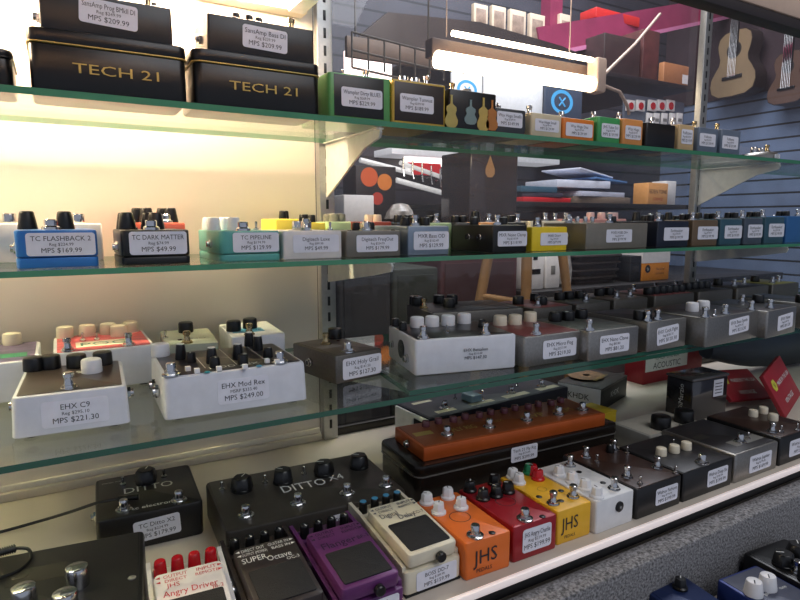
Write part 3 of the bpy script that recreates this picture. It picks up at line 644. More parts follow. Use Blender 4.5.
for k in range(3):
    a = k * 2.1; b.lathe([(.0016, .0012), (.0016, .0016)], M['chrome'], 8, (.005 * math.cos(a), .005 * math.sin(a), 0), T)
b.build('microphone_socket', bt)
pedal('looper_pedal', 'big dull steel pedal with black knobs behind the white four-knob pedal', (.575, .742, Z3B, math.radians(-10), .165), .11, .052, M['steel_dark'], m_dtop, r=.004,
    knobs=[('ehxb', 377, 307), ('ehxb', 394, 304), ('ehxb', 409, 303), ('ehxb', 436, 302), ('ehxb', 452, 303), ('ehxb', 449, 307)], sw=[('warm', 402, 309), ('warm', 411, 305)], jacks=[(-1, .4, .5, .005)])
STL = M['steel']
def steel3(name, lab, pos, d, h, top, knobs, sw, lines, lx=.55, lw=.55, lz=.5, lh=.62, tilt=0, **k):
    return pedal(name, lab, pos, d, h, STL, top, r=.0035, knobs=knobs, sw=sw, lab=(lines, lx, lz, lw, lh, tilt) if lines else None, **k)
steel3('octave_pedal', 'steel pedal with a maroon face and three white knobs on the lower shelf', P3(524, 368, 586, 359, Z3B, rot=-1, w=.114), .118, .041, m_maroon, [('ehxw', 500, 325), ('ehxw', 515, 324), ('ehxw', 530, 321)], [(544, 336)], ['EHX Micro Pog', 'Reg $277.99', 'MPS $219.30'], .55, .54)
steel3('delay_pedal', 'steel pedal with a grey-green face and three black knobs, second of the steel row', P3(588, 362, 640, 354, Z3B, rot=-1, w=.102), .118, .042, m_gtop, [('ehxb', 555, 321), ('ehxb', 568, 320), ('ehxb', 581, 318)], [('std', 598, 333)], ['EHX Nano Clone', 'Reg $93.80', 'MPS $81.20'], .5, .58)
steel3('filter_pedal', 'steel pedal with a crooked label, left of the wide two-white-knob steel pedal', P3(647, 352.5, 686, 345, Z3B, rot=1, w=.094), .118, .045, m_dtop, [('ehxb', 634, 320), ('ehxb', 645, 318)], [('std', 646, 326), ('std', 673, 322)], ['EHX Cock Fight', 'Reg $136.10', 'MPS $120.30'], .5, .56, .5, .6, 4)
steel3('synth_pedal', 'wide steel pedal with two white knobs at the right of the lower shelf', P3(705, 348, 762, 337, Z3B, rot=2.5, w=.155), .118, .046, m_dtop, [('ehxp', 692, 311), ('ehxp', 703, 309)], [('std', 707, 320), ('std', 743, 316), ('std', 763, 311)], ['EHX Bass Synth', 'Reg $291.10', 'MPS $215.30'], .6, .38, .58, .55, 3, tog=[(722, 317)])
steel3('flanger_pedal', 'steel pedal right of the wide two-white-knob pedal on the lower shelf', P3(766, 339, 798, 330, Z3B, rot=5, w=.11), .118, .046, m_dtop, [('ehxb', 760, 302)], [('std', 770, 308), ('std', 742, 303)], ['EHX Pulsar', 'Reg $102.90', 'MPS $91.20'], .6, .52, .5, .56, 3)
steel3('phaser_pedal', 'steel pedal cut off by the right edge on the lower shelf', P3(803, 329, 835, 320, Z3B, rot=4, w=.10), .118, .046, m_dtop, [('ehxb', 795, 306)], [('std', 796, 311)], None)
gb3 = 'dark steel pedals in the back row of the lower shelf'
def back3(lab, x0, x1, y0, rot, h, top, kn, sw, z=Z3B, d=.1):
    t = pedal('nano_pedal', lab, ((x0 + x1) / 2, y0, z, math.radians(rot), x1 - x0), d, h, M['steel_dark'], top, r=.003, knobs=[(a, fx, fy) for a, fx, fy in kn], sw=sw, mode='frac', group=gb3)
    return t
KB = [('ehxb', .2, .6), ('ehxb', .5, .62), ('ehxb', .8, .6)]
back3('maroon-faced pedal with two black knobs in front of the stool legs', .690, .782, .742, 0, .046, m_maroon, [('ehxb', .15, .55), ('ehxb', .5, .3), ('ehxb', .75, .7)], [('std', .3, .2)])
back3('dark pedal with three black knobs behind the grey-green-faced steel pedal', .792, .880, .742, 0, .046, m_gtop, KB, [('std', .5, .2)])
back3('pale-faced pedal behind the steel pedal with the crooked label', .890, .985, .742, 0, .047, m_hgtop, [('ehxb', .3, .62), ('ehxb', .6, .62)], [('std', .3, .2), ('std', .7, .2)])
back3('rose-faced pedal with a row of black knobs behind the wide steel pedal', 1.0, 1.125, .738, 0, .048, m_maroon, [('ehxb', q, .25) for q in (.1, .26, .42, .58, .74, .9)], [('std', .2, .7), ('std', .75, .7)])
back3('black-faced pedal with a row of black knobs near the far right upright', 1.14, 1.26, .738, 0, .048, m_dtop, [('ehxb', q, .4) for q in (.15, .33, .51, .69)], [('std', .25, .75), ('std', .85, .75)])
back3('black-faced pedal with two silver switches just right of the far right upright', 1.275, 1.40, .738, 0, .048, m_dtop, [('ehxb', .2, .6)], [('std', .3, .3), ('std', .75, .4)])
back3('olive-faced pedal cut off at the right edge of the lower shelf', 1.415, 1.53, .738, 0, .048, mat('olive face', (120, 116, 50), .4), [('ehxb', .3, .6)], [('std', .3, .2), ('std', .7, .3)])
# ------------------------------------------------------------------ deck: treadle pedals
def treadle_pedal(lab, x, y, rot, w, body, plate_ink, knob, texts, logo=None, pad=True, lines=None, plate=None, rail_mat=None, knob_n=4):
    t = thing('treadle_pedal', lab, 'guitar pedal', (x, y, Z4), math.radians(rot), 'treadle pedals at the front of the deck')
    d = .125; hw = w / 2; rm = rail_mat or body
    b = MB(); b.box(-hw, hw, 0, d, .002, .026, body, .0025, rv=.005)
    b.box(-hw, hw, .1, d, .02, .038, body, .002, rv=.004); b.build('base', t)
    for sx in (-1, 1):                    # side rails rising to the back
        b = MB(); pr = [(.006, .02), (.125, .02), (.125, .046), (.1, .044), (.006, .030)]
        xa, xb_ = (-hw, -hw + .004) if sx < 0 else (hw - .004, hw)
        b.loft([[(xa, p[0], p[1]) for p in pr], [(xb_, p[0], p[1]) for p in pr]], rm); b.build('side_rail', t)
        b = MB(); T = Matrix.Translation((sx * hw, .075, .028)) @ Matrix.Rotation(sx * math.pi / 2, 4, 'Y')
        b.lathe([(.0065, 0), (.0065, .002), (.005, .0025), (.005, .005), (.003, .005)], M['chrome'], 16, T=T); b.build('jack_socket', t)
    b = MB(); b.box(-hw + .001, hw - .001, 0, .125, 0, .002, M['rubber'], .0005); b.build('rubber_sole', t)
    a = math.atan2(.010, .088)
    T = Matrix.Translation((0, .0, .043)) @ Matrix.Rotation(a, 4, 'X')
    b = MB(); pw = hw - .0048
    b.box(-pw, pw, 0, .09, -.015, 0, plate or body, .0025, rv=.005, T=T); pl = b.build('treadle_plate', t)
    if pad:
        b = MB(); b.box(-pw + .005, pw - .005, .006, .052, -.0005, .0012, M['rubber'], .0006, rv=.002, T=T); b.build('rubber_pad', pl)
    b = MB(); ex = Vector((1, 0, 0)); ey = T.to_3x3() @ Vector((0, 1, 0))
    for s_, fx, yy, size, mw, *al in texts:
        b.text(s_, T @ Vector((fx * pw * 2, yy, .0004)), ex, ey, size, plate_ink, mw, al[0] if al else 'C')
    for sx, yy in ((-1, .083), (-1, .077), (1, .083), (1, .077)):   # little arrows beside the socket names
        p = T @ Vector((sx * (pw - .004), yy, .0004)); k = sx
        b.add([p + ex * (.003 * k), p + ey * .0016 - ex * .001 * k, p - ey * .0016 - ex * .001 * k], [(0, 1, 2) if k < 0 else (0, 2, 1)], plate_ink)
    b.build('printed_marking', pl, False)
    for i in range(knob_n):
        put_knob(t, knob, -hw * .66 + i * (hw * 1.32 / (knob_n - 1)), .110, .038, .2)
    b = MB(); T2 = Matrix.Translation((.006, .0, .034)) @ Matrix.Rotation(math.pi / 2, 4, 'X')
    b.lathe([(.0042, 0), (.0052, .001), (.0052, .0055), (.0042, .0065)], M['black'], 18, T=T2); b.build('thumb_screw', t)
    if lines: label_on(t, lines, .003, .0135, w * .72, .0195, y=-.0003)
    return t
m_bcream = mat('cream enamel shell', (214, 206, 182), .4); m_bpurp = mat('purple enamel', (96, 44, 98), .35, .15); m_bbrn = mat('dark brown enamel', (46, 38, 36), .4)
m_bwhite = mat('white enamel shell', (222, 218, 214), .4); m_dink = mat('dark blue ink', (30, 30, 60), .6); m_pink = mat('purple black ink', (34, 10, 44), .6)
m_rink = mat('red ink', (190, 30, 40), .6)
ST = [('OUTPUT', -.20, .083, .0062, .02), ('INPUT', .25, .083, .0062, .018), ('DIRECT', -.2, .077, .0055, .02), ('REMOTE', .25, .077, .0055, .02)]
treadle_pedal('cream treadle pedal with four blue-capped knobs and a black pad', .3035, .457, 1, .0675, m_bcream, m_dink, 'bossblue',
    ST + [('Digital', -.22, .0690, .0115, .021), ('Delay', .08, .0605, .0115, .020), ('DD-7', .34, .0605, .007, .012)], lines=['BOSS DD-7', 'Reg $189.99', 'MPS $159.99'])
treadle_pedal('purple treadle pedal with a black pad', .2255, .440, 0, .0685, m_bpurp, m_pink, 'boss',
    ST + [('Flanger', -.08, .063, .0135, .036), ('BF-3', .36, .0625, .007, .012)], lines=['BOSS BF-3', 'Reg $169.99', 'MPS $134.99'])
treadle_pedal('dark brown treadle pedal with white lettering beside the purple one', .1530, .447, -1, .0685, m_bbrn, M['white_line'], 'boss',
    [('DIRECT OUT', -.2, .083, .006, .022), ('GUITAR IN', .22, .083, .006, .02), ('OUTPUT (MONO)', -.2, .077, .0055, .024), ('BASS IN', .24, .077, .0055, .018),
     ('SUPER', -.24, .0685, .0105, .023), ('Octave', .14, .0635, .0105, .023), ('OC-3', .33, .0565, .006, .012)], lines=['BOSS OC-3', 'Reg $149.99', 'MPS $129.99'])
treadle_pedal('white treadle pedal with red knobs and red lettering', .0770, .440, -4, .0685, m_bwhite, m_rink, 'bossred',
    ST + [('JHS', -.25, .0705, .0075, .012), ('Angry Driver', -.02, .0605, .0105, .045), ('JB-2', .35, .0555, .006, .01)], lines=['BOSS JB-2', 'Reg $249.99', 'MPS $199.99'])

# ------------------------------------------------------------------ deck: big dark units
m_dk = mat('dark grey brown enamel', (70, 66, 60), .34, .35, .08, 60); m_dk2 = mat('black grey enamel', (40, 38, 36), .36, .2)
dt2 = pedal('looper_pedal', 'dark pedal with one big black knob and two footswitches behind the large black unit', (.071, .682, Z4, math.radians(-3), .112), .118, .042, m_dk2, None, r=.006, rz_edge=.003,
    knobs=[('big', 146, 482)], sw=[('wide', 124, 510), ('wide', 179, 501)], tog=[(123, 485), (164, 477)], lab=(['TC Ditto X2', 'Reg $224.99', 'MPS $179.99'], .55, .5, .44, .58, 3), jacks=[(-1, .5, .5, .006)],
    marks=[('t', 'DITTO', .52, .56, .022, M['white_line'], .055), ('t', 'tc electronic', .55, .12, .010, M['white_line'], .05), ('t', 'stereo out', .16, .85, .005, M['white_line'])])
pedal('looper_pedal', 'large dark bronze pedal with four black knobs along its back edge', (.2375, .583, Z4, math.radians(-3), .212), .135, .044, m_dk, None, r=.007, rz_edge=.003,
    knobs=[('big', 242, 490), ('big', 283, 482), ('big', 324, 474), ('big', 359, 467)], sw=[('wide', 246, 516), ('wide', 298, 504), ('wide', 347, 494), ('wide', 386, 486)], tog=[(222, 490), (265, 483), (304, 474)],
    lab=(['TC Ditto X4', 'Reg $374.99', 'MPS $299.99'], .66, .5, .24, .62, 2), marks=[('t', 'DITTO', .50, .52, .026, M['white_line'], .055), ('t', 'X4', .70, .55, .022, M['white_line'], .02)])
mu = pedal('multi_effects_unit', 'large black floor unit with chrome knobs in the bottom left corner', (-.047, .482, Z4, math.radians(-7), .172), .16, .048, M['black_paint'], mat('soft black top', (30, 29, 28), .4), r=.006, rz_edge=.003,
    knobs=[('bigchrome', 78, 585), ('bigchrome', 25, 606), ('bigchrome', 66, 612)], led=[(132, 578, M['gray_plastic'], .0035), (20, 575, M['dark_metal'], .008)], marks=[('r', .35, .62, .62, .78, M['dark_metal'])])
# power lead over the two-switch looper, and the coiled plug
m_cord = M['black']
def curve_pts(px, z):
    out = []
    for (u, v, dz) in px: out.append(AT(u, v, z + dz))
    return out
def smooth_path(p, n=6):
    r = []
    for i in range(len(p) - 1):
        p0, p1, p2, p3 = p[max(i - 1, 0)], p[i], p[i + 1], p[min(i + 2, len(p) - 1)]
        for k in range(n):
            t = k / n
            r.append(0.5 * ((2 * p1) + (-p0 + p2) * t + (2 * p0 - 5 * p1 + 4 * p2 - p3) * t * t + (-p0 + 3 * p1 - 3 * p2 + p3) * t ** 3))
    r.append(p[-1]); return r
t = thing('power_cable', 'black power lead running over the left end of the deck onto the two-switch pedal', 'cable', (0, .7, Z4))
b = MB(); path = smooth_path(curve_pts([(-40, 541, .003), (0, 532, .003), (40, 521, .010), (70, 512, .03), (97, 503, .0465), (118, 499, .0465)], Z4))
b.tube([p - Vector((0, .7, Z4)) for p in path], .0019, m_cord, 8); b.build('lead', t)
b = MB(); p0, p1 = AT(118, 499, Z4 + .0475) - Vector((0, .7, Z4)), AT(139, 496.5, Z4 + .0475) - Vector((0, .7, Z4))
b.tube([p0, p0.lerp(p1, .15), p1], .0034, m_cord, 10); b.build('plug', t)
t = thing('signal_cable', 'black cable with a ribbed plug lying on the large black unit', 'cable', (-.07, .60, Z4 + .0495))
o0 = Vector((-.07, .60, Z4 + .0495))
p0, p1 = AT(-12, 556, Z4 + .054) - o0, AT(16, 548, Z4 + .054) - o0
b = MB(); pts = [p0.lerp(p1, k / 12) for k in range(13)]
for k in range(12): b.tube([pts[k], pts[k].lerp(pts[k + 1], .6)], .0042, m_cord, 10)
b.tube([p0, p1], .0032, m_cord, 8); b.build('plug', t)
pth = smooth_path([q - o0 for q in curve_pts([(16, 548, .0535), (28, 549, .0525), (31, 558, .0515), (22, 568, .0512), (8, 575, .0512), (-15, 584, .0512)], Z4)])
b = MB(); b.tube(pth, .0016, m_cord, 8); b.build('lead', t)

# ------------------------------------------------------------------ deck: tin, long pedals
mt = mat('dark lacquered tin', (36, 30, 26), .25, .35, .2, 20); m_or = mat('burnt orange metal', (186, 88, 36), .35, .35, .08, 40); m_or2 = mat('brown orange face', (146, 78, 42), .33, .3, .1, 30)
tx0, tx1, ty = .378, .742, .604
t = thing('metal_tin', 'wide black tin lying flat under the long orange pedal', 'tin', ((tx0 + tx1) / 2, ty, Z4), math.radians(-2.2))
wd = tx1 - tx0
b = MB(); b.box(-wd / 2 + .0015, wd / 2 - .0015, .0015, .112, 0, .036, mt, .002, rv=.012); b.build('tin_body', t)
b = MB(); b.box(-wd / 2, wd / 2, 0, .1135, .0365, .052, mt, .003, rv=.013); b.box(-wd / 2 - .0005, wd / 2 + .0005, -.0005, .114, .036, .0376, M['steel'], .0004, rv=.0135); b.build('tin_lid', t)
label_on(t, ['Tech 21 Fly Rig', 'Reg $374.99', 'MPS $299.99'], -.008, .040, .047, .022, y=-.0008)
zt = Z4 + .052
fr = pedal('multi_effects_pedal', 'long orange pedal with a row of violet clear knobs lying on the black tin', (.5545, .6120, zt + .0003, math.radians(-4), .318), .088, .019, m_or, m_or2, r=.002, rz_edge=.001,
    knobs=[('violet', .13 + .072 * i, .80 + (.04 if i % 2 else 0)) for i in range(12)], sw=[('wide', .16, .3), ('wide', .38, .3), ('wide', .59, .3), ('wide', .78, .3), ('wide', .93, .3)], jacks=[(-1, .5, .5, .006)], mode='frac',
    marks=[('t', 'FLY RIG', .27, .45, .020, M['gold'], .04), ('t', 'PLEX', .46, .5, .012, M['gold'], .02), ('t', 'MVP', .66, .45, .022, M['gold'], .04), ('t', 'GLM', .84, .45, .022, M['gold'], .035), ('r', .03, .12, .45, .6, M['gold'])])
bl = pedal('multi_effects_pedal', 'long dark blue-black pedal with white label strips behind the orange one', (.660, .774, Z4, math.radians(4), .330), .095, .052, mat('blue black enamel', (36, 38, 50), .4), mat('dark slate face', (58, 60, 74), .38), r=.002,
    sw=[('wide', .16, .3), ('wide', .40, .3), ('wide', .63, .3), ('wide', .87, .3)], mode='frac', tog=[(.3, .6), (.52, .7), (.76, .6)], marks=[('r', .08, .2, .12, .24, M['cream']), ('r', .3, .46, .12, .24, M['cream']), ('r', .54, .72, .1, .26, M['cream']), ('r', .8, .96, .1, .26, M['cream']), ('r', .06, .18, .75, .85, M['cream'])])
b = MB(); b.box(-.1700, -.1655, .002, .093, .001, .050, M['white'], .0008); b.build('end_plate', bl)
b = MB(); b.box(-.1710, -.1701, .008, .036, .012, .044, M['black'], .0003)
T = Matrix.Translation((-.1711, .022, .028)) @ Matrix.Rotation(-math.pi / 2, 4, 'Y')
b.lathe([(.011, 0), (.011, .002), (.009, .002)], M['chrome'], 22, T=T, cap1=False); b.lathe([(.009, .0008), (.0088, .0009)], M['dark_metal'], 20, T=T); b.build('microphone_socket', bl)
b = MB(); b.box(-.06, -.035, .02, .05, .0527, .0665, mat('pale clear plastic', (150, 180, 195), .2), .004); b.build('blue_slider_cap', bl)

# ------------------------------------------------------------------ deck: the front row of bright pedals
m_jo = mat('bright orange enamel', (226, 112, 40), .38, .05, .04); m_jr = mat('dark red enamel', (150, 22, 34), .3, .15); m_jy = mat('golden yellow enamel', (226, 172, 36), .38); m_jw = mat('cool white enamel', (220, 220, 220), .36)
dot = lambda u, v: (u, v, M['black'], .0036)
def front_row(name, desc, xa, xb, y, rot, h, d, body, **k):
    return pedal(name, desc, ((xa + xb) / 2, y, Z4, math.radians(rot), xb - xa), d, h, body, k.pop('top', None), r=.003, **k)
front_row('overdrive_pedal', 'orange pedal with four white knobs and black letters on its front', .3375, .3945, .449, -2, .041, .104, m_jo,
    knobs=[('jhsw', 424, 503), ('jhsw', 447, 497), ('jhsw', 438, 513), ('jhsw', 461, 508)], sw=[('wide', 479, 539)], led=[dot(492, 533)], marks=[('o', .45, .48, .012, M['ink'])],
    front=[('JHS', .42, .56, .022, M['ink'], .03), ('PEDALS', .4, .2, .006, M['ink'], .026)], jacks=[(-1, .6, .5, .005)])
front_row('distortion_pedal', 'dark red pedal with five black knobs on the deck', .4005, .4625, .450, -1, .041, .104, m_jr,
    knobs=[('jhsb', 469, 490), ('jhsb', 483, 499), ('jhsb', 496, 496), ('jhsb', 493, 483), ('jhsb', 508, 492)], sw=[('wide', 531, 523)], led=[dot(543, 517)], marks=[('o', .5, .5, .012, M['ink'])],
    lab=(['JHS Angry Charlie', 'Reg $219.99', 'MPS $199.99'], .53, .52, .66, .66))
front_row('overdrive_pedal', 'golden yellow pedal with white, green and red knobs', .4665, .5195, .452, -1, .041, .104, m_jy,
    knobs=[('jhsw', 506, 474), ('jhsw', 519, 483), ('jhsg', 525, 471), ('jhsr', 538, 479), ('jhsr', 547, 470)], sw=[('std', 552, 504), ('std', 573, 497)], led=[dot(539, 497), dot(561, 501), dot(561, 491)], marks=[('o', .45, .5, .006, M['ink'])],
    front=[('JHS', .35, .58, .022, M['ink'], .026), ('PEDALS', .36, .2, .005, M['ink'], .022)])
jw = front_row('booster_pedal', 'white pedal with a diagonal row of four white knobs', .5230, .5880, .447, 0, .041, .106, m_jw,
    knobs=[('jhsw', 559, 475), ('jhsw', 572, 482), ('jhsw', 585, 489), ('jhsw', 599, 498)], sw=[('std', 570, 466), ('std', 614, 489)], led=[dot(579, 472), dot(603, 483)])
b = MB(); T = Matrix.Translation((.006, 0, .026)) @ Matrix.Rotation(math.pi / 2, 4, 'X')
b.lathe([(.0065, 0), (.0065, .0015), (.0045, .002)], M['black'], 20, T=T); b.lathe([(.002, .002), (.002, .003)], M['chrome'], 10, T=T); b.build('power_socket', jw)
m_wal = mat('walnut brown face', (62, 44, 38), .36, .1, .25, 40)
front_row('reverb_pedal', 'wide dark brown pedal with many silver switches right of the white one', .5925, .6785, .446, 0, .040, .125, M['black_paint'], top=m_wal, top_inset=.0015,
    knobs=[('small', 610, 452)], sw=[('std', 586, 457), ('std', 623, 447), ('std', 627, 477), ('std', 662, 466)], tog=[(633, 452), (597, 462), (677, 473), (640, 484)], lab=(['Walrus Fathom', 'Reg $199.99', 'MPS $199.99'], .66, .52, .5, .54))
front_row('fuzz_pedal', 'black pedal with three cream knobs right of the wide brown one', .6835, .792, .446, 0, .040, .105, M['black_paint'], top=m_dtop, top_inset=.0015,
    knobs=[('smallw', 661, 455), ('smallw', 674, 452), ('smallw', 686, 449)], sw=[('wide', 702, 463)], tog=[(673, 446)], lab=(['Walrus Deep Six', 'Reg $199.99', 'MPS $199.99'], .68, .52, .42, .58))
m_clear = mat('pale grey plastic', (150, 148, 140), .3)
pedal('tone_unit', 'pale grey pedal with two very large black knobs behind the black three-knob pedal', (.835, .562, Z4, 0, .13), .075, .036, m_clear, mat('stone face', (176, 170, 156), .4), r=.003, knobs=[('huge', 687, 437), ('huge', 710, 430)], marks=[('t', 'TONE', .3, .15, .009, M['ink']), ('t', 'LEVEL', .7, .15, .009, M['ink'])])
front_row('volume_pedal', 'steel pedal with a dark striped face in the right half of the front row', .797, .9045, .445, 0, .042, .118, M['steel'], top=m_dtop, top_inset=.004,
    knobs=[], sw=[('wide', 740, 442)], tog=[(748, 439)], lab=(['Walrus Jupiter', 'Reg $179.99', 'MPS $169.99'], .58, .48, .52, .6), marks=[('r', .3, .95, .15, .3, M['gray_plastic']), ('r', .08, .32, .5, .62, M['dark_metal'])])
front_row('fuzz_pedal', 'black pedal with three cream knobs at the right end of the front row', .913, 1.02, .446, 0, .044, .118, M['black_paint'], top=m_wal, top_inset=.002,
    knobs=[('smallw', 753, 416), ('smallw', 763, 413), ('smallw', 773, 420)], sw=[('std', 772, 432)], tog=[(781, 432), (797, 430)], lab=(['Walrus Mayflower', 'Reg $199.99', 'MPS $179.99'], .55, .5, .62, .58))

# ------------------------------------------------------------------ deck: boxes at the back
m_kraft = mat('white carton', (240, 240, 242), .5); m_redc = mat('dark red carton', (150, 28, 40), .5); m_blkc = mat('black carton', (24, 24, 26), .45)
def carton(name, lab, x0, x1, y0, y1, z0, h, rot, side, top=None, cat='box', group=None, inset=.0):
    t = thing(name, lab, cat, ((x0 + x1) / 2, (y0 + y1) / 2, z0), math.radians(rot), group)
    hw, hd = (x1 - x0) / 2, (y1 - y0) / 2
    b = MB(); b.box(-hw, hw, -hd, hd, 0, h, side, .0008); b.build('carton', t)
    b = MB(); b.box(-hw - .0004, hw + .0004, -hd - .0004, hd + .0004, h - .004, h + .0008, top or side, .0006); b.build('carton_lid', t)
    return t, hw, hd
t, hw, hd = carton('pedal_box', 'flat black box with brown top graphic and white left end', .865, 1.005, .779, .869, Z4, .044, 20, m_blkc, mat('box top print', (58, 50, 46), .4, 0, .3, 20))
b = MB(); b.box(-hw - .001, -hw - .0005, -hd + .001, hd - .001, .001, .0435, m_kraft, .0002); b.build('white_end_panel', t)
b = MB()
for tt, z, s_ in (('KHDK', .024, .016),): b.text(tt, (.0, -hd - .0008, z), (1, 0, 0), (0, 0, 1), s_, M['white_line'], .06)
b.text('KHDK', (-hw - .0015, 0, .024), (0, -1, 0), (0, 0, 1), .016, M['ink'], .06)
b.text('ELECTRONICS', (0, -hd + .03, .0491), (1, 0, 0), (0, 1, 0), .010, M['gold'], .08)
pts = [(math.cos(i * math.pi / 14), math.sin(i * math.pi / 14)) for i in range(28)]
b.loft([[(p[0] * .04 * q, .015 + p[1] * .036 * q, .0490) for p in pts] for q in (1, .2)], mat('copper print', (150, 116, 84), .4, .3), cap0=False, cap1=False); b.build('printed_marking', t, False)
carton('yellow_card_box', 'flat yellow card box lying between the dark blue pedal and the black box', .812, .862, .702, .757, Z4, .022, 6, mat('yellow card', (220, 190, 40), .5), cat='box')
xa = AT(628, 395, Z4); 
t, hw, hd = carton('string_box', 'red box with a large white label behind the flat black box', 1.115, 1.33, .842, .892, Z4, .075, 0, m_redc, m_redc)
b = MB(); b.box(-hw + .006, hw - .06, -hd - .0012, -hd - .0004, .028, .071, M['white_line'], .0003)
b.text('CALIFORNIA', (-.027, -hd - .0014, .059), (1, 0, 0), (0, 0, 1), .015, mat('dark green ink', (30, 90, 60), .5), .13); b.text('ACOUSTIC', (-.027, -hd - .0014, .040), (1, 0, 0), (0, 0, 1), .020, M['ink'], .13)
b.build('printed_marking', t, False)
pk = mat('smoky clear plastic', (46, 44, 46), .12, 0, .3, 30, coat=.6)
t = thing('pickup_box', 'tall smoky plastic box with a pale label, standing behind the large black knobs', 'box', (1.030, .632, Z4), math.radians(-3))
b = MB(); b.box(-.05, .05, 0, .055, 0, .075, pk, .002); b.build('plastic_case', t)
b = MB(); b.box(-.052, .052, -.0015, .0565, .0755, .081, mat('smoky lid', (92, 88, 88), .15, coat=.5), .002); b.build('plastic_lid', t)
b = MB(); b.box(.008, .036, -.0012, -.0004, .04, .072, M['label'], .0002)
for k in range(4): b.box(.012, .032, -.0016, -.001, .046 + k * .006, .0475 + k * .006, M['ink'], .0001)
b.build('paper_label', t, False)
b = MB(); b.text('DiMarzio', (-.0508, .0225, .042), (0, 0, 1), (0, 1, 0), .014, M['white_line'], .05)
b.lathe([(.004, 0), (.004, .0005)], M['red_plastic'], 16, T=Matrix.Translation((-.0503, .0225, .010)) @ Matrix.Rotation(-math.pi / 2, 4, 'Y')); b.build('printed_marking', t, False)
# red string packs leaning over the right end
def pack(lab, x, y, wd, h, yaw, lean, roll):
    t = thing('string_pack', lab, 'string pack', (x, y, Z4), 0, 'red guitar string packs on the right of the deck')
    M3 = Matrix.Rotation(math.radians(yaw), 3, 'Z') @ Matrix.Rotation(math.radians(lean), 3, 'X') @ Matrix.Rotation(math.radians(roll), 3, 'Y')
    t.rotation_euler = M3.to_euler()
    low = min((M3 @ Vector((a, b_, c))).z for a in (-wd / 2, wd / 2) for b_ in (-.0055, .004) for c in (0, h))
    t.location.z = Z4 + CZ - low + .0004
    b = MB(); b.box(-wd / 2, wd / 2, -.004, .004, 0, h, m_redc, .0008); b.build('packet', t)
    b = MB(); b.lathe([(.012, 0), (.012, .0006)], mat('yellow green badge', (200, 196, 60), .5), 6, T=Matrix.Translation((-wd * .3, -.0042, h * .66)) @ Matrix.Rotation(math.pi / 2, 4, 'X'))
    b.text('V', (-wd * .3, -.0051, h * .66), (1, 0, 0), (0, 0, 1), .014, M['ink']); b.text('MADE IN THE USA', (wd * .14, -.0047, h * .62), (1, 0, 0), (0, 0, 1), .012, M['white_line'], wd * .6)
    b.text('VINTAGE', (0, -.0047, h * .22), (1, 0, 0), (0, 0, 1), .013, M['white_line'], wd * .7); b.build('printed_marking', t, False)
pack('lower red string pack lying back beside the smoky plastic box', 1.185, .640, .135, .075, 4, -52, 8)
pack('larger red string pack at the right edge, standing higher than the other', 1.205, .575, .13, .085, 12, -28, -9)
bag = MB(); m_bag = mat('navy nylon', (26, 36, 52), .55, 0, .25, 14, bump=.6)
bx0, bx1 = 1.235, 1.95
rings = []
for i in range(15):
    f = i / 14; x = bx0 + (bx1 - bx0) * f; s_ = (math.sin(math.pi * min(max(f, .02), .98)) ** .45)
    rings.append([(x, .775 + math.cos(k * math.pi / 9) * .060 * s_, .0 + Z4 + .080 + math.sin(k * math.pi / 9) * .070 * s_ + .006 * math.sin(f * 9 + k) * s_) for k in range(18)])
bag.loft(rings, m_bag)
for i, p in enumerate(bag.v): bag.v[i] = Vector((p.x - 1.59, p.y - .775, p.z - Z4))
t = thing('gig_bag', 'slumped navy nylon bag behind the red string packs', 'bag', (1.59, .775, Z4)); bag.build('bag_body', t)
b = MB(); b.tube(smooth_path([Vector((-.2, -.015, .144)), Vector((-.05, -.018, .149)), Vector((.1, -.012, .149)), Vector((.2, 0, .145))]), .003, M['black'], 8); b.build('zip', t)

# ------------------------------------------------------------------ carpeted step: blue and black pedals
ZS = Z4 - .11
def step_pedal(desc, x, y, rot, w, d, h, body, top, **k):
    return pedal('compact_pedal', desc, (x, y, ZS, math.radians(rot), w), d, h, body, top, r=.004, rz_edge=.003, **k)
m_bl3 = mat('deep blue enamel', (28, 44, 86), .35, .2); m_bl4 = mat('royal blue enamel', (34, 52, 118), .35, .2); m_sl2 = mat('slate top', (78, 82, 98), .4, .2)
a = AT(642, 578, ZS + .05); c = AT(688, 570, ZS + .05); 
step_pedal('dark blue pedal with a black dial on the carpeted step, left of the two-white-knob one', a.x + .004, a.y - .104, -8, .066, .10, .05, m_bl3, m_bl3, knobs=[('jhsb', 680, 588)], marks=[('t', 'ULTRA', .5, .3, .014, M['white_line'])])
a = AT(713, 579, ZS + .05); c = AT(775, 560, ZS + .05)
step_pedal('blue pedal with two white pointer knobs on the carpeted step', a.x + .030, a.y - .115, -5, .072, .11, .05, m_bl4, m_sl2, knobs=[('bass', 748, 596), ('bass', 767, 588)], marks=[('t', 'gain', .35, .6, .006, M['white_line']), ('t', 'tone', .75, .6, .006, M['white_line'])])
a = AT(752, 558, ZS + .05)
step_pedal('black pedal with small silver-ringed knobs at the right end of the carpeted step', a.x + .034, a.y - .115, -5, .085, .125, .05, M['black_paint'], M['black_paint'], knobs=[('big', 783, 565), ('big', 797, 586), ('big', 797, 556)], sw=[(797, 572)])
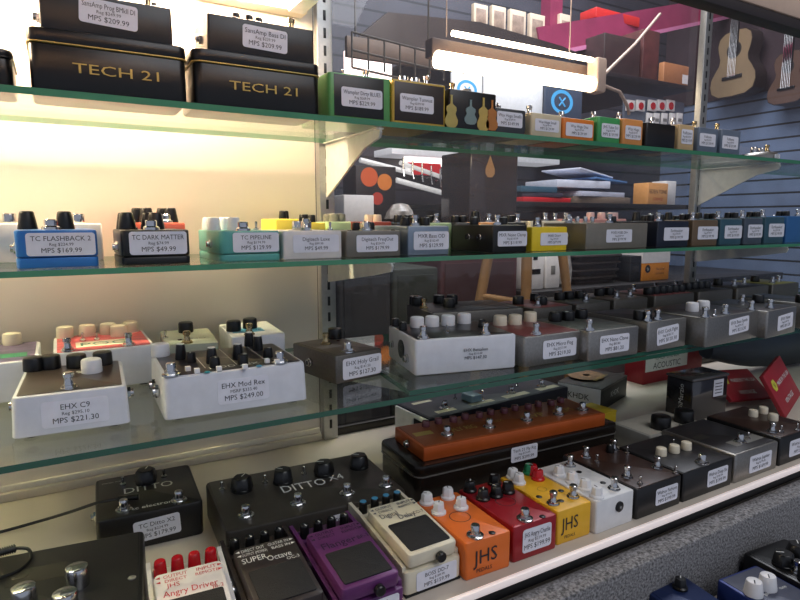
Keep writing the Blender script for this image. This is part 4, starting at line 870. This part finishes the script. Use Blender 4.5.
# ------------------------------------------------------------------ the shop behind the right bay
def rect_at(u0, v0, u1, v1, y):
    um, vm = (u0 + u1) / 2, (v0 + v1) / 2
    return BY(u0, vm, y).x, BY(u1, vm, y).x, BY(um, v1, y).z, BY(um, v0, y).z
def bbox_thing(name, lab, cat, u0, v0, u1, v1, y, dy, m, group=None, r=.003, part='body', zb=None):
    x0, x1, z0, z1 = rect_at(u0, v0, u1, v1, y)
    if zb is not None: z0 = zb
    t = thing(name, lab, cat, ((x0 + x1) / 2, y, z0), 0, group)
    b = MB(); b.box(-(x1 - x0) / 2, (x1 - x0) / 2, 0, dy, 0, z1 - z0, m, r); b.build(part, t)
    return t, (x1 - x0) / 2, z1 - z0
m_wood = mat('dark shop wood', (52, 42, 38), .5, 0, .25, 8); m_bench = mat('black bench top', (30, 28, 28), .45)
m_beech = mat('pale beech', (196, 150, 96), .42, 0, .12, 14)
# long bench right behind the case
yb0, yb1 = 1.42, 2.2
zb = BY(560, 290, yb0).z
t = thing('work_bench', 'long dark bench behind the case carrying cartons and baskets', 'bench', (2.05, yb0, -CZ))
b = MB(); b.box(-.75, .75, 0, .48, zb + CZ - .03, zb + CZ, m_bench, .003); b.build('bench_top', t)
b = MB(); b.box(-.73, .73, .03, .46, 0.005, zb + CZ - .03, m_wood, .003); b.build('bench_front', t)
def cabinet(lab, u0, v0, u1, v1, y, rgb, nm, dp=.28):
    x0, x1, z0, z1 = rect_at(u0, v0, u1, v1, y)
    t = thing('speaker_cabinet', lab, 'speaker cabinet', ((x0 + x1) / 2, y, -CZ)); hw, h = (x1 - x0) / 2, z1 + CZ
    b = MB(); b.box(-hw, hw, 0, dp, 0.001, h, mat(nm, rgb, .7, 0, .15, 120), .008); b.build('cabinet', t)
    b = MB(); b.box(-hw + .015, hw - .015, -.003, .002, .03, h - .02, mat(nm + ' grille', tuple(int(c * .8) for c in rgb), .85, 0, .3, 400), .003); b.build('grille', t)
cabinet('black speaker cabinet just right of the first upright, seen under the middle shelf', 339, 270, 391, 400, 1.45, (12, 12, 13), 'black tolex')
cabinet('dark green speaker cabinet between the black and maroon ones', 393, 268, 438, 400, 1.45, (22, 30, 16), 'green tolex')
cabinet('maroon speaker cabinet behind the stool legs', 440, 256, 516, 400, 1.47, (58, 12, 16), 'maroon tolex')
# stool
ys = 1.22
t = thing('wooden_stool', 'pale wooden stool with splayed legs seen under the middle shelf', 'stool', (BY(526, 250, ys).x, ys, -CZ))
def leg(u0, v0, u1, v1, dy):
    p, q = BY(u0, v0, ys + dy), BY(u1, v1, ys + dy * 1.1); d = q - p; 
    k = (-CZ - p.z) / d.z; foot = p + d * k
    o = Vector((t.location.x, ys, -CZ)); top = p - d * .12
    # splay eased so the feet stay near the seat
    foot.x = p.x + (foot.x - p.x) * .35; foot.y = p.y + (foot.y - p.y) * .2
    b = MB(); pts = [top - o, p - o, q - o, foot - o + Vector((0, 0, .002))]
    b.tube(pts, .015, m_beech, 12, .013); b.build('leg', t); return top
tops = [leg(489, 252, 479, 305, .03), leg(527, 250, 526, 300, -.07), leg(562, 250, 568, 300, .05)]
zt_ = max(p.z for p in tops) + CZ; cxs = sum(p.x for p in tops) / 3 - t.location.x
b = MB(); b.lathe([(.11, 0), (.125, .006), (.125, .022), (.115, .028)], m_beech, 36, (cxs, .045, zt_ - .004)); b.build('seat', t)
b = MB(); pA, pB = BY(481, 296, ys + .03), BY(525, 303, ys - .07); o = Vector((t.location.x, ys, -CZ)); b.tube([pA - o, pB - o], .009, m_beech, 10); b.build('stretcher', t)
# on the bench
m_wc = mat('matt white carton', (224, 220, 216), .6)
def bench_box(name, lab, cat, u0, v0, u1, y, m, dy=.16, v1=290, **k): return bbox_thing(name, lab, cat, u0, v0, u1, v1, y, dy, m, zb=zb + .0005, **k)
def slot(t, hw, h, fx, fz, w, hh, m):
    b = MB(); b.box(fx * hw - w / 2, fx * hw + w / 2, -.001, .0005, fz * h - hh / 2, fz * h + hh / 2, m, .0002); b.build('hand_hole', t)
t, hw, h = bench_box('carton', 'white carton with a hand hole right of the middle stool leg', 'carton', 526, 250, 544, 1.47, m_wc); slot(t, hw, h, 0, .45, hw * 1.2, .018, M['black']); slot(t, hw, h, 0, .8, hw * .5, .014, M['black'])
t, hw, h = bench_box('carton', 'tall white carton beside the right stool leg', 'carton', 546, 252, 560, 1.47, m_wc); slot(t, hw, h, 0, .5, hw * .6, .03, M['gray_plastic'])
m_crk = mat('crinkled clear film', (170, 164, 156), .25, 0, .4, 40, bump=.8)
x0, x1, z0, z1 = rect_at(562, 250, 575, 290, 1.47)
b = MB(); b.lathe([(.015, 0), (.028, .01), (.032, .06), (.026, .11), (.03, .15), (.02, .19), (.01, .2)], m_crk, 14)
for i, p in enumerate(b.v): b.v[i] = Vector((p.x * (1 + random.uniform(-.15, .15)), p.y * (1 + random.uniform(-.15, .15)), p.z))
o = b.build('plastic_bag', None, True, Vector(((x0 + x1) / 2, 1.50, zb + CZ + .0005))); tag(o, 'crinkled clear plastic bag left of the dark basket', 'bag')
m_bsk = mat('dark wicker', (40, 32, 28), .75, 0, .5, 120, bump=.8)
x0, x1, z0, z1 = rect_at(579, 254, 627, 288, 1.47)
t = thing('wicker_basket', 'dark woven basket on the bench between the plastic bag and the orange carton', 'basket', ((x0 + x1) / 2, 1.58, zb + .0005)); hw = (x1 - x0) / 2; h = z1 - zb
b = MB()
for q, zz in ((.86, 0), (.95, h * .5), (1, h)): pass
rings = [[(p[0], p[1], zz) for p in rrect(hw * 2 * q, .18 * q, .03)] for q, zz in ((.86, 0), (.9, h * .25), (.95, h * .6), (1, h), (.93, h), (.8, .012))]
b.loft(rings, m_bsk); b.build('basket_body', t)
for k in range(4):
    b = MB(); pts = [(p[0], p[1], h * (.2 + .24 * k)) for p in rrect(hw * 2 * (.9 + .03 * k) + .006, .18 * (.9 + .03 * k) + .006, .03)]; pts.append(pts[0]); b.tube(pts, .006, m_bsk, 8); b.build('woven_band', t)
t, hw, h = bench_box('speaker_box', 'narrow black box between the basket and the orange carton', 'box', 630, 256, 641, 1.47, m_blkc); slot(t, hw, h, 0, .5, hw, .02, M['dark_metal'])
t, hw, h = bench_box('carton', 'orange and white printed carton on the bench under the middle shelf', 'carton', 642, 252, 669, 1.47, mat('orange carton', (226, 140, 40), .5))
b = MB(); b.box(-hw - .0005, hw + .0005, -.0012, .12, h * .62, h + .0008, m_wc, .0004); b.lathe([(h * .14, 0), (h * .14, .0006)], M['black'], 20, T=Matrix.Translation((-hw * .6, -.0005, h * .42)) @ Matrix.Rotation(math.pi / 2, 4, 'X'))
b.text('St', (-hw * .6, -.0018, h * .42), (1, 0, 0), (0, 0, 1), h * .14, M['white_line']); b.text('The wind', (hw * .3, -.0008, h * .40), (1, 0, 0), (0, 0, 1), h * .12, M['ink'], hw * 1.1); b.text('and more', (hw * .3, -.0008, h * .25), (1, 0, 0), (0, 0, 1), h * .12, M['ink'], hw * 1.1); b.build('printed_marking', t, False)
# wall shelf with papers, seen between the top and middle shelves
def shelf_board(lab, u0, u1, v, y, dy, m=m_bench, th=.02):
    x0, x1 = BY(u0, v, y).x, BY(u1, v, y).x; z = BY((u0 + u1) / 2, v, y).z
    b = MB(); b.box(x0, x1, 0, YB - y - .001, -th, 0, m, .002); o = b.build('wall_shelf', None, True, Vector((0, y, z + CZ))); tag(o, lab, 'shelf'); return z
yp_ = 1.75
zp = shelf_board('black wall shelf carrying the heap of papers', 505, 690, 203, yp_, .4)
def slab(name, lab, cat, u0, u1, z, th, m, rot=0, tilt=0, y=yp_ + .02, dy=.2, group=None):
    x0, x1 = XU(u0, y), XU(u1, y); hw = (x1 - x0) / 2
    b = MB(); b.box(-hw, hw, -dy / 2, dy / 2, 0, th, m, .001)
    o = b.build(name, None, True, Vector(((x0 + x1) / 2, y + dy / 2, z + CZ))); o.rotation_euler = (0, math.radians(tilt), math.radians(rot)); tag(o, lab, cat, group); return o
m_pap = mat('white paper', (214, 218, 232), .6); m_pap2 = mat('pale paper', (190, 194, 210), .6)
slab('notebook', 'red notebook under the papers on the wall shelf', 'notebook', 521, 570, zp + .0005, .018, mat('bright red cover', (206, 40, 44), .4), 2)
slab('folder', 'dark folder lying on the red notebook', 'folder', 523, 562, zp + .020, .016, mat('dark folder cover', (62, 56, 70), .5), -3)
slab('folder', 'teal folder on top of the dark folder', 'folder', 519, 556, zp + .038, .022, mat('teal cover', (56, 92, 112), .5), 2)
slab('book', 'brown-edged pad at the right end of the paper heap', 'book', 575, 628, zp + .0005, .026, mat('brown pad', (120, 104, 90), .6), -4)
gp = 'white papers heaped on the wall shelf'
slab('paper_stack', 'lowest white paper block on the brown-edged pad', 'paper', 577, 624, zp + .028, .02, m_pap2, 4, 0, group=gp)
slab('paper_stack', 'thick white paper block in the middle of the heap', 'paper', 558, 608, zp + .062, .03, m_pap, -3, 0, group=gp)
slab('booklet', 'blue-edged booklet sticking out right of the paper heap', 'booklet', 590, 626, zp + .0945, .008, mat('light blue cover', (90, 130, 180), .5), 6, 3, group=gp)
slab('paper_sheet', 'loose sheet sloping at the top of the paper heap', 'paper', 573, 612, zp + .122, .006, m_pap, 8, 7, group=gp)
bk_, hw, h = bbox_thing('card_box', 'small orange box with a printed front on the wall shelf at the right', 'box', 648, 183, 668, 203, yp_ + .02, .08, mat('light orange card', (222, 158, 92), .5), zb=zp + .0005)
b = MB(); b.text('EDEN', (-hw * .45, -.001, h * .6), (1, 0, 0), (0, 0, 1), h * .26, M['ink'], hw * .8); b.text('TONE', (hw * .45, -.001, h * .6), (1, 0, 0), (0, 0, 1), h * .26, M['ink'], hw * .8); b.text('STRINGS', (0, -.001, h * .25), (1, 0, 0), (0, 0, 1), h * .18, M['red_plastic'], hw); b.build('printed_marking', bk_, False)
bbox_thing('card_box', 'white carton behind the small orange box', 'box', 666, 181, 676, 203, yp_ + .06, .08, m_wc, zb=zp + .0005)
t, hw, h = bbox_thing('speaker_cabinet', 'glossy black cabinet with an amber drop shape on its front, left of the papers', 'speaker cabinet', 470, 152, 517, 256, 1.48, .16, mat('glossy brown black', (44, 36, 34), .12, 0, .2, 20, coat=.5), r=.004, part='cabinet', zb=BY(478, 256, 1.47).z + .004)
pd_ = BY(490, 168, 1.48); o = [(0, 1.3), (.35, .5), (.62, -.1), (.6, -.6), (.3, -.95), (-.3, -.95), (-.6, -.6), (-.62, -.1), (-.35, .5)]; sc = .03
b = MB(); b.add([(pd_.x - t.location.x + p[0] * sc, -.001, pd_.z + CZ - t.location.z + p[1] * sc) for p in o], [tuple(range(len(o) - 1, -1, -1))], mat('painted amber reflection', (150, 112, 70), .4)); b.build('drop_reflection', t, False)  # teardrop reflection on the glossy front, drawn as a flat amber shape
# left part of the gap: rack, signs, clutter
yr = 1.92
zr = BY(380, 222, yr).z
x0, x1 = XU(338, yr), XU(468, yr)
t = thing('display_table', 'dark display table behind the middle shelf, right of the first upright', 'table', ((x0 + x1) / 2, yr + .15, -CZ))
b = MB(); b.box(-(x1 - x0) / 2, (x1 - x0) / 2, -.15, .25, zr + CZ - .025, zr + CZ, m_wood, .003); b.build('table_top', t)
for sx in (-1, 1):
    for yy in (-.12, .22): b = MB(); b.box(sx * ((x1 - x0) / 2 - .03) - .02, sx * ((x1 - x0) / 2 - .03) + .02, yy - .02, yy + .02, .001, zr + CZ - .025, m_wood, .002); b.build('leg', t)
t, hw, h = bbox_thing('printed_box', 'black box printed with orange discs just right of the first upright', 'box', 356, 166, 396, 222, yr + .16, .12, mat('printed black', (34, 28, 28), .4), zb=zr + .0005)
b = MB()
for fx, fz, rr_, c in ((-.35, .8, .3, (214, 92, 40)), (.42, .72, .26, (226, 130, 50)), (.05, .42, .2, (190, 60, 40))):
    b.lathe([(hw * rr_ * 1.4, 0), (hw * rr_ * 1.4, .001)], mat('disc %d' % c[1], c, .5), 20, T=Matrix.Translation((fx * hw, 0, fz * h)) @ Matrix.Rotation(math.pi / 2, 4, 'X'))
b.build('printed_marking', t, False)
bbox_thing('carton', 'bright white carton in front of the box with orange discs', 'carton', 344, 195, 374, 222, yr + .03, .1, m_wc, zb=zr + .0005)
b = MB(); b.lathe([(.03, 0), (.05, .012), (.048, .04), (.03, .065), (.01, .07)], m_crk, 14)
for i, p in enumerate(b.v): b.v[i] = Vector((p.x * (1.1 + random.uniform(-.2, .2)), p.y * (1 + random.uniform(-.2, .2)), p.z))
pp = BY(400, 212, yr + .06); tag(b.build('crumpled_paper', None, True, Vector((pp.x, pp.y, zr + CZ + .0005))), 'crumpled pale paper right of the white carton', 'paper')
# white counter shelf with small goods, seen under the top glass shelf
zc_ = shelf_board('bright white shelf edge crowded with small packets above the sloped rack', 392, 560, 153, 2.42, .2, mat('glowing shelf board', (236, 236, 238), .4, emit=(236, 236, 240), estr=.35), .03)  # board glows to stand in for bright light on the shelf edge
for i, (u, rgb) in enumerate(((402, (40, 40, 60)), (414, (190, 60, 60)), (428, (50, 80, 140)), (442, (220, 220, 225)), (456, (36, 36, 40)), (474, (70, 100, 150)), (490, (200, 200, 205)), (508, (40, 44, 60)), (524, (60, 110, 170)), (540, (210, 210, 215)))):
    w_ = ['dark navy', 'dull red', 'blue', 'white', 'black', 'steel blue', 'pale grey', 'dark slate', 'sky blue', 'light grey'][i]
    t, hw, h = bbox_thing('goods_packet', w_ + ' packet standing on the bright white shelf edge', 'packet', u - 4, 143, u + 4, 152, 2.45, .05, mat('packet %d' % i, rgb, .5), group='small packets on the white shelf', r=.002, zb=zc_ + .0005)
    b = MB(); b.box(-hw * .7, hw * .7, -.001, 0, h * .3, h * .6, M['label'], .0002); b.build('paper_label', t, False)
# sloped display rack
m_rwh = mat('glowing white edging', (244, 242, 238), .4, emit=(244, 242, 238), estr=.3)  # emission added so the unlit rack rails read as lit white
yk = 2.27
pA, pB = BY(396, 180, yk), BY(476, 202, yk); pC, pD = BY(360, 160, yk), BY(412, 173, yk)
t = thing('display_rack', 'sloped black rack with white edges and silver hooks between the red signs and the papers', 'rack', ((pA.x + pB.x) / 2, yk, (pA.z + pB.z) / 2), 0)
o = Vector((t.location.x, yk, t.location.z - CZ)); dv = (pB - pA)
b = MB(); up_ = Vector((0, 0, .05))
b.loft([[pA - o + Vector((0, q, 0)), pA - o + up_ + Vector((0, q, 0)), pB - o + up_ + Vector((0, q, 0)), pB - o + Vector((0, q, 0))] for q in (.02, .04)], m_bench); b.build('rack_panel', t, False)
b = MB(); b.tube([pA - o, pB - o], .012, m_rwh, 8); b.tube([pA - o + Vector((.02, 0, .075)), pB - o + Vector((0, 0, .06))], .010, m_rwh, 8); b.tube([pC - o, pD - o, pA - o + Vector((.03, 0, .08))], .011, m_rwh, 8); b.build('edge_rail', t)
for k in range(9):
    p = pA + dv * ((k + .5) / 9) - o
    b = MB(); b.tube([p + Vector((0, .02, .045)), p + Vector((0, -.02, .05)), p + Vector((0, -.03, .02))], .004, M['chrome'], 8); b.tube([p + Vector((0, -.02, .05)), p + Vector((0, -.02, .10))], .004, M['chrome'], 8); b.build('hook', t)
b = MB(); b.tube([(.1, .03, .0), (.1, .03, -t.location.z + .003)], .012, M['dark_metal'], 10); b.lathe([(.12, 0), (.12, .01)], M['dark_metal'], 20, (.1, .03, -t.location.z + .001)); b.build('stand', t)
def sign(name, lab, u0, v0, u1, v1, y, m, texts=(), emis=None):
    x0, x1, z0, z1 = rect_at(u0, v0, u1, v1, y)
    t = thing(name, lab, 'sign', ((x0 + x1) / 2, y, (z0 + z1) / 2)); hw, hh = (x1 - x0) / 2, (z1 - z0) / 2
    b = MB(); b.box(-hw, hw, 0, .012, -hh, hh, m, .002); b.build('sign_board', t)
    b = MB(); b.box(-.01, .01, .012, YB - y - .0015, -.01, .01, M['dark_metal'], .001); b.build('wall_bracket', t)
    b = MB()
    for s_, fx, fz, sz, mm in texts: b.text(s_, (fx * hw, -.0008, fz * hh), (1, 0, 0), (0, 0, 1), sz * hh, mm, hw * 1.8)
    if texts: b.build('printed_lettering', t, False)
    return t, hw, hh
m_rs = mat('red sign face', (214, 44, 50), .4, emit=(214, 44, 50), estr=.35)
sign('red_sign', 'wide red sign with a white patch above the sloped rack', 408, 163, 441, 175, 2.4, m_rs)
sign('red_sign', 'smaller red sign beside the glossy black cabinet', 445, 166, 470, 180, 2.41, m_rs)
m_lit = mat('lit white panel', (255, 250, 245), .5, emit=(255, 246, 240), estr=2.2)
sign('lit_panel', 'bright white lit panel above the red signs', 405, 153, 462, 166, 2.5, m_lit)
# upper area
m_dbl = mat('dark canopy', (52, 44, 42), .4, 0, .2, 6)
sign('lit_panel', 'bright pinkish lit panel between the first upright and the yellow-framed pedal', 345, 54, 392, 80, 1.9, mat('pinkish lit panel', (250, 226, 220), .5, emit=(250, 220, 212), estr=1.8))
b = MB(); p = [BY(388, 12, 1.6), BY(352, 42, 1.6), BY(600, 62, 1.6), BY(562, 46, 1.6), BY(480, 22, 1.6)]
b.loft([[q for q in p], [q + Vector((0, .03, 0)) for q in p]], m_dbl); o = b.build('dark_canopy', None, False, WORLD); tag(o, 'dark sloping canopy board above the glowing fixture', 'canopy')
m_wire = M['dark_metal']
x0, x1, z0, z1 = rect_at(352, 40, 444, 74, 1.45)
t = thing('wire_rack', 'dark wire grid rack left of the glowing fixture', 'rack', ((x0 + x1) / 2, 1.45, (z0 + z1) / 2)); hw, hh = (x1 - x0) / 2, (z1 - z0) / 2
b = MB()
for k in range(7): xx = -hw + 2 * hw * k / 6; b.tube([(xx, 0, hh - (k / 6) * .02), (xx, 0, -hh)], .003, m_wire, 6)
for k in range(3): zz = -hh + 2 * hh * k / 2; b.tube([(-hw, 0, zz), (hw, 0, zz - .02)], .003, m_wire, 6)
b.build('wire_grid', t)
b = MB(); b.box(-hw, hw, .03, .045, -hh * .2, hh, mat('brown rack board', (92, 76, 66), .6, 0, .3, 10), .002); b.build('back_board', t)
b = MB()
for sx in (-.8, .8): b.tube([(sx * hw, .038, hh), (sx * hw, .038, 1.9 - t.location.z + CZ)], .003, m_wire, 6)
b.build('hanging_rod', t)
zs_ = shelf_board('dark high shelf carrying the row of framed cards', 470, 575, 42, 1.9, .3)
for i, (u0, v0, u1, v1) in enumerate(((474, 4, 488, 40), (492, 6, 506, 40), (510, 10, 526, 40), (530, 14, 545, 40), (560, 14, 571, 40))):
    t, hw, h = bbox_thing('framed_card', ['first framed card from the left on the high shelf', 'second framed card on the high shelf', 'third, middle framed card on the high shelf', 'fourth framed card on the high shelf', 'last framed card, behind the magenta post'][i], 'framed card', u0, v0, u1, 38, 1.92 + .02 * i, .02, mat('cream card frame', (216, 196, 172), .5), group='framed cards on the high shelf', zb=zs_ + .0005)
    b = MB(); b.box(-hw * .7, hw * .7, -.0012, .0005, h * .15, h * .85, mat('card print', (150, 128, 112), .5, 0, .4, 30), .0003); b.build('card_picture', t)
m_mag = mat('magenta beam', (150, 54, 88), .4, .1, .2, 8, emit=(150, 54, 88), estr=.06); m_magl = mat('pale magenta edge', (214, 130, 170), .35)  # faint glow added to the magenta colour; the beam is no lamp
def beam(lab, u0, v0, u1, v1, y0, y1, w, m, edge=None):
    p, q = BY(u0, v0, y0), BY(u1, v1, y1); d = (q - p); L = d.length
    t = thing('roof_beam', lab, 'beam', p); X_ = d.normalized(); 
    Yv = Vector((0, 1, 0)); Zv = X_.cross(Yv).normalized(); 
    if Zv.z < 0 or abs(Zv.z) < .2: Zv = Vector((0, 0, 1)) if abs(X_.z) < .7 else Vector((1, 0, 0))
    def PT(a, b_, c): return X_ * a + Yv * b_ + Zv * c
    b = MB(); b.loft([[PT(a, -.03, -w / 2), PT(a, .03, -w / 2), PT(a, .03, w / 2), PT(a, -.03, w / 2)] for a in (0, L)], m); b.build('beam', t, False)
    if edge: b = MB(); b.loft([[PT(a, -.034, -w / 2 - .006), PT(a, -.02, -w / 2 - .006), PT(a, -.02, -w / 2 + .012), PT(a, -.034, -w / 2 + .012)] for a in (0, L)], edge); b.build('beam_edge', t, False)
beam('magenta beam running up to the right behind the case', 535, 44, 745, 4, 2.0, 2.25, .12, m_mag, m_magl)
beam('magenta post at the left end of the magenta beam', 550, 50, 553, -25, 2.05, 2.05, .07, m_mag)
beam('pink-lit beam high up in the top right corner', 735, 2, 830, 14, 1.5, 1.5, .06, mat('pink-lit beam', (230, 50, 130), .35, emit=(230, 50, 130), estr=.8))  # pink light on the beam put into its colour and emission
beam('second pink-lit beam just below the first at the top right corner', 770, 22, 840, 26, 1.55, 1.55, .035, mat('deep pink-lit beam', (190, 20, 90), .35, emit=(190, 20, 90), estr=.5))  # pink light painted as emissive colour here too
# signs with blue rings, between fixture and orange pedal
m_wlit = mat('white poster', (236, 238, 240), .5, emit=(236, 240, 245), estr=.2); m_bluer = mat('sky blue print', (70, 160, 214), .5, emit=(70, 160, 214), estr=.4)  # poster and ring print given a glow of their own to look lit
def ring_sign(lab, u0, v0, u1, v1, y, cu, cv, ru, board):
    t, hw, hh = sign('poster', lab, u0, v0, u1, v1, y, board); t['category'] = 'poster'
    c = BY(cu, cv, y) - (t.location - WORLD); r_ = XU(cu + ru, y) - XU(cu, y); r_ *= .62
    b = MB(); n = 28
    ro = [(math.cos(i * 2 * math.pi / n), math.sin(i * 2 * math.pi / n)) for i in range(n)]
    b.loft([[(c.x + p[0] * r_ * 1.3 * q, -.0008, c.z + p[1] * r_ * q) for p in ro] for q in (.72, 1)], m_bluer, cap0=False, cap1=False)
    for a in (45, -45):
        dx_, dz_ = math.cos(math.radians(a)) * r_ * .5, math.sin(math.radians(a)) * r_ * .5
        b.tube([(c.x - dx_, -.001, c.z - dz_), (c.x + dx_, -.001, c.z + dz_)], r_ * .07, m_bluer, 6)
    b.build('ring_emblem', t, False)
ring_sign('dark poster with a blue ring emblem directly under the glowing fixture', 545, 84, 582, 128, 1.9, 562, 102, 13, mat('dark poster', (60, 74, 94), .5))
ring_sign('white and blue poster left of the dark one, under the glowing fixture', 452, 74, 482, 110, 1.88, 467, 90, 12, m_wlit)
sign('poster', 'plain white poster right of the white and blue one', 484, 76, 543, 112, 1.92, m_wlit)[0]['category'] = 'poster'
sign('price_board', 'white pegboard with rows of red and silver packets at the right', 624, 98, 684, 125, 1.9, mat('grey pegboard', (96, 106, 120), .5))
y_ = 1.895
for i, u in enumerate((631, 641, 653, 662, 671)):
    t, hw, h = bbox_thing('hanging_packet', ['first red and white packet on the grey pegboard', 'second red and white packet on the grey pegboard', 'middle red and white packet on the grey pegboard', 'fourth red and white packet on the grey pegboard', 'last red packet on the grey pegboard'][i], 'packet', u - 4, 100, u + 4, 111, y_ - .012, .010, m_wc, group='red and white packets on the pegboard', r=.001)
    b = MB(); b.lathe([(hw * .6, 0), (hw * .6, .003)], M['red_plastic'], 14, T=Matrix.Translation((0, 0, h * .45)) @ Matrix.Rotation(math.pi / 2, 4, 'X')); b.build('red_cap', t)
for i, u in enumerate((650, 657, 665, 673, 680)):
    t, hw, h = bbox_thing('hanging_packet', ['first pale packet in the lower pegboard row', 'second pale packet in the lower pegboard row', 'middle pale packet in the lower pegboard row', 'fourth pale packet in the lower pegboard row', 'last pale packet in the lower pegboard row'][i], 'packet', u - 2.6, 113, u + 2.6, 124, y_ - .012, .010, m_wc, group='pale packets on the pegboard', r=.001)
    b = MB(); b.box(-hw * .7, hw * .7, -.001, 0, h * .2, h * .5, mat('orange tag', (220, 120, 60), .5) if i == 3 else M['gray_plastic'], .0002); b.build('printed_marking', t, False)
# dark goods on a high shelf between beam and far upright
zh = shelf_board('dark high shelf behind the far right upright', 598, 694, 78, 1.85, .3)
m_dg = mat('dark goods', (56, 40, 38), .5, 0, .3, 20)
bbox_thing('storage_box', 'dark brown storage box on the high shelf behind the cord', 'box', 604, 36, 640, 78, 1.9, .2, m_dg, zb=zh + .0005)
bbox_thing('storage_box', 'tall reddish brown storage box beside the dark one on the high shelf', 'box', 643, 30, 659, 78, 1.9, .2, mat('reddish goods', (84, 44, 40), .5, 0, .3, 20), zb=zh + .0005)
t, hw, h = bbox_thing('wooden_box', 'light tan wooden box at the end of the high shelf', 'box', 664, 64, 689, 75, 1.865, .03, mat('tan wood', (168, 112, 70), .5), zb=zh + .0005)
b = MB(); b.box(hw * .5, hw * .95, -.001, 0, h * .1, h * .55, m_wc, .0002); b.build('paper_label', t, False)
bbox_thing('red_case', 'red case on the magenta beam', 'case', 596, 12, 640, 22, 2.05, .1, mat('red case shell', (200, 44, 40), .4))
# dark upper band of the right wall
zd = (ray(740, 96) * ((XR - .01) / ray(740, 96).x)).z
b = MB(); b.box(XR - .012, XR - .001, -1.9, YB - .002, zd, 1.88, mat('dark maroon wall band', (66, 50, 54), .6, 0, .3, 5), .001); struct(b.build('trim_1', None, True, WORLD))
# acoustic guitars on the right wall
def guitar(lab, u_c, v0, v1, tone, dark):
    d = ray(u_c, (v0 + v1) / 2); P = d * ((XR - .12) / d.x)
    zt = (ray(u_c, v0) * ((XR - .12) / ray(u_c, v0).x)).z; z0 = (ray(u_c, v1) * ((XR - .12) / ray(u_c, v1).x)).z
    H = zt - z0
    t = thing('acoustic_guitar', lab, 'guitar', (XR - .11, P.y, z0), -math.pi / 2 - .12, 'acoustic guitars hanging on the right wall')
    hf = [(0, 0), (.22, .01), (.34, .08), (.375, .2), (.36, .31), (.30, .42), (.24, .51), (.225, .60), (.26, .72), (.275, .82), (.25, .92), (.17, .985), (.06, 1.0)]
    pts = [(p[0] * H * 1.06, p[1] * H) for p in hf] + [(-p[0] * H * 1.06, p[1] * H) for p in reversed(hf[1:])]
    b = MB(); b.loft([[(p[0], yv, p[1]) for p in pts] for yv in (-.045, .045)], dark); 
    b.build('body', t)
    b = MB(); q = [(p[0] * .97, p[1] * .97 + H * .015) for p in pts]; b.loft([[(p[0], yv, p[1]) for p in q] for yv in (-.0452, -.047)], tone); b.build('soundboard', t)
    b = MB(); T = Matrix.Translation((0, -.0471, H * .70)) @ Matrix.Rotation(math.pi / 2, 4, 'X')
    b.lathe([(H * .125, 0), (H * .125, .0006)], M['dark_metal'], 30, T=T); b.lathe([(H * .1, .0004), (H * .1, .0010)], M['black'], 30, T=T); b.build('sound_hole', t)
    b = MB(); b.box(-H * .17, H * .17, -.056, -.047, H * .27, H * .32, M['black'], .002); b.build('bridge', t)
    b = MB(); b.box(-.024, .024, -.058, -.044, H * .78, H * 1.0 + .42, M['black'], .003); b.build('neck', t)
    b = MB(); b.box(-.036, .036, -.056, -.042, H + .42, H + .6, M['black'], .004)
    for k in range(3):
        for sx in (-1, 1): b.box(sx * .036 - .008, sx * .036 + .008, -.052, -.046, H + .45 + k * .045, H + .462 + k * .045, M['chrome'], .002)
    b.build('headstock', t)
    b = MB(); b.tube([(0, .11, H + .43), (0, -.04, H + .425)], .008, M['dark_metal'], 8); b.build('wall_hook', t)
    b = MB()
    for k in range(6): b.tube([((k - 2.5) * .009, -.060, H * .3), ((k - 2.5) * .007, -.062, H + .42)], .0008, M['chrome'], 4)
    b.build('strings', t)
guitar('pale acoustic guitar hanging on the slate wall, seen at the top right', 738, 31, 97, mat('spruce top', (140, 118, 88), .4, 0, .08, 10), mat('guitar side', (40, 28, 24), .4))
guitar('darker acoustic guitar half cut off by the right edge, beside the pale one', 792, 52, 104, mat('dark cedar top', (92, 68, 54), .4, 0, .08, 10), mat('guitar side', (40, 28, 24), .4))
o = bpy.data.objects.new('x', None); bpy.data.objects.remove(o)
